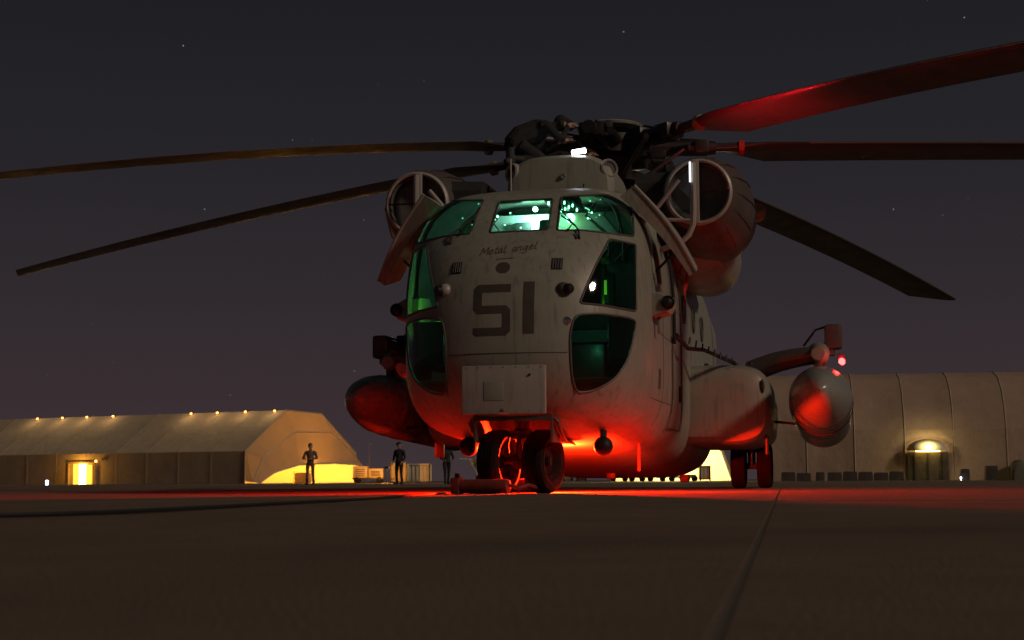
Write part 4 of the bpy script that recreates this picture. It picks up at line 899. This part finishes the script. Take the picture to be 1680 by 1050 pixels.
# ------------------------------------------------------------------ containers, carts and stores in the background
def container(px0, px1, Y, h, m, label, rz=0, depth=2.4):
    a, b_ = gp(px0, Y), gp(px1, Y); w = b_.x-a.x; r = empty('shipping_container', (a+b_)/2, rz); tag(r, label, 'container', 'boxes in the background')
    MB().box((0, depth/2, h/2+.06), (w, depth, h-.1), bev=.02).build('body', m, r)
    n = max(3, int(w/.28))
    for i in range(n): MB().box((-w/2+w*(i+.5)/n, -.03, h/2+.06), (w/n*.5, .06, h-.34), bev=.012).build('corrugation', m, r)
    for s in (-1, 1): MB().box((s*(w/2-.05), -.05, h/2+.05), (.12, .12, h), bev=.01).build('corner_post', 'metal_dark', r)
    MB().box((0, -.05, h), (w, .12, .12), bev=.01).build('top_rail', m, r)
    return r
container(640, 668, 118, 1.45, 'steel_box', 'orange lit steel box left of the standing dark person', depth=1.6)
container(668, 706, 122, 1.42, 'box_pale', 'pale orange lit container right of the standing dark person', depth=1.8)
container(946, 962, 146, 1.85, 'box_pale', 'tall pale box at the left edge of the glowing shelter', depth=1.2)
container(924, 940, 150, 1.55, 'steel_box', 'small dim box between the right nose wheel and the shelter', depth=1.2)
container(1148, 1166, 132, 1.25, 'box_pale', 'low pale box at the right side of the glowing shelter', depth=1.0)
def cart(px0, px1, Y, h, m, label, rz=0, cat='cart', boxes=2):
    a, b_ = gp(px0, Y), gp(px1, Y); w = b_.x-a.x; r = empty('equipment_cart', (a+b_)/2, rz); tag(r, label, cat, 'service carts in the background')
    MB().box((0, .5, .34), (w, 1.1, .12), bev=.02).build('chassis', 'metal_dark', r)
    for i in range(boxes):
        ww = w/boxes; hh = h*(1 if i % 2 == 0 else .86)
        bx = MB().box((-w/2+ww*(i+.5), .5, .40+(hh-.4)/2), (ww*.94, 1.0, hh-.4), bev=.04).build('housing', m, r)
        for k in range(4): MB().box((-w/2+ww*(i+.5), -.015, .55+(hh-.65)*k/4), (ww*.6, .03, .05), bev=.005).build('louvre', 'black', bx)
    for x in (-w*.36, w*.36):
        for y in (.02, .98): MB().lathe([(-.07, .12), (-.09, .2), (-.05, .23), (.05, .23), (.09, .2), (.07, .12), (.07, 0)], (x, y, .23), (0, 1, 0), 18).build('wheel', 'rubber', r)
    MB().tube([(w/2, .5, .32), (w/2+.7, .5, .30), (w/2+.9, .5, .34)], .03, 6).build('tow_bar', 'metal_dark', r)
    return r
cart(578, 629, 116, 1.25, 'steel_box', 'tan ground power cart in front of the left hangar mouth')
fl0 = gp(634, 112); fl = empty('added_flood', fl0); tag(fl, 'added orange lamp on a short post left of the steel box', 'light')
MB().tube([(0, 0, 0), (0, 0, 1.02)], .03, 8).build('post', 'metal_dark', fl); MB().box((0, 0, 1.10), (.34, .16, .14), bev=.02).build('head', 'metal_dark', fl); MB().box((.06, .09, 1.10), (.20, .02, .10), bev=.004).build('lens', 'lamp_orange', fl)
lamp('added_flood_lamp', (.12, .25, 1.10), (1, .38, .06), 1500, .1, fl)  # post and lamp are added to light the boxes orange
cart(1003, 1030, 136, .59, 'olive', 'low dark cart at the left front of the glowing shelter', boxes=1)
cart(1034, 1058, 132, .59, 'olive', 'dark cart second from the left before the glowing shelter', boxes=2)
cart(1064, 1092, 134, .50, 'steel_box', 'tan cart in the middle before the glowing shelter', boxes=1)
cart(1100, 1124, 134, .50, 'olive', 'dark cart right of the tan cart before the glowing shelter', boxes=2)
cart(1126, 1143, 136, .58, 'steel_box', 'small tan cart rightmost before the glowing shelter', boxes=1)
m0 = gp(605, 128); mt = empty('antenna_mast', m0); tag(mt, 'slender lattice antenna mast between the left hangar and the helicopter', 'mast')
for q in range(3):
    a = 2*math.pi*q/3; MB().tube([(.14*math.cos(a), .14*math.sin(a), 0), (.05*math.cos(a), .05*math.sin(a), 2.1)], .022, 5).build('leg', 'metal', mt)
for z in np.linspace(.2, 2, 8): MB().loop([(.13*(1-z/3.2)*math.cos(2*math.pi*q/3), .13*(1-z/3.2)*math.sin(2*math.pi*q/3), z) for q in range(3)], .012, 4).build('brace', 'metal', mt)
MB().tube([(0, 0, 2.0), (0, 0, 3.2)], .018, 5).build('whip', 'metal', mt)
# pale parked aircraft nose with its undercarriage struts, lit from the shelter
ac = empty('parked_aircraft', gp(801, 147), 0); ac.scale = (1.4, 1.4, 1.4); tag(ac, 'pale floodlit parked aircraft behind the left nose wheel', 'aircraft')
MB().rings([[(x, 1.0*k*math.cos(q)*.9, 1.35+dz+.62*k*math.sin(q)) for q in np.linspace(0, 2*math.pi, 21)[:-1]] for x, k, dz in ((-1.15, .08, -.1), (-1.0, .42, -.06), (-.6, .74, 0), (0, .95, .08), (1.2, 1.0, .12), (4, .9, .2), (7, .35, .5))]).build('hull', 'box_pale', ac)
MB().rings([[(x, .5*k*math.cos(q), 1.8+.32*k*math.sin(q)) for q in np.linspace(0, 2*math.pi, 17)[:-1]] for x, k in ((-.75, .2), (-.5, .75), (0, 1), (.7, .8), (1.2, .3))]).build('canopy', 'glass_dark', ac)
for x0, x1 in ((-1.25, -.55), (-.35, -.6)): MB().tube([(x0, -.4, 1.55 if x0 < -1 else 1.2), (x1, -.5, .22)], .035, 6).build('strut', 'box_pale', ac)
MB().tube([(-1.9, -.3, 1.55), (-1.0, -.3, 1.50)], .05, 8).build('boom', 'box_pale', ac)
for x in (-.58, 3.5): MB().lathe([(-.08, .1), (-.09, .2), (-.05, .25), (.05, .25), (.09, .2), (.08, .1), (.08, 0)], (x, -.5, .25), (0, 1, 0), 18).build('wheel', 'rubber', ac)
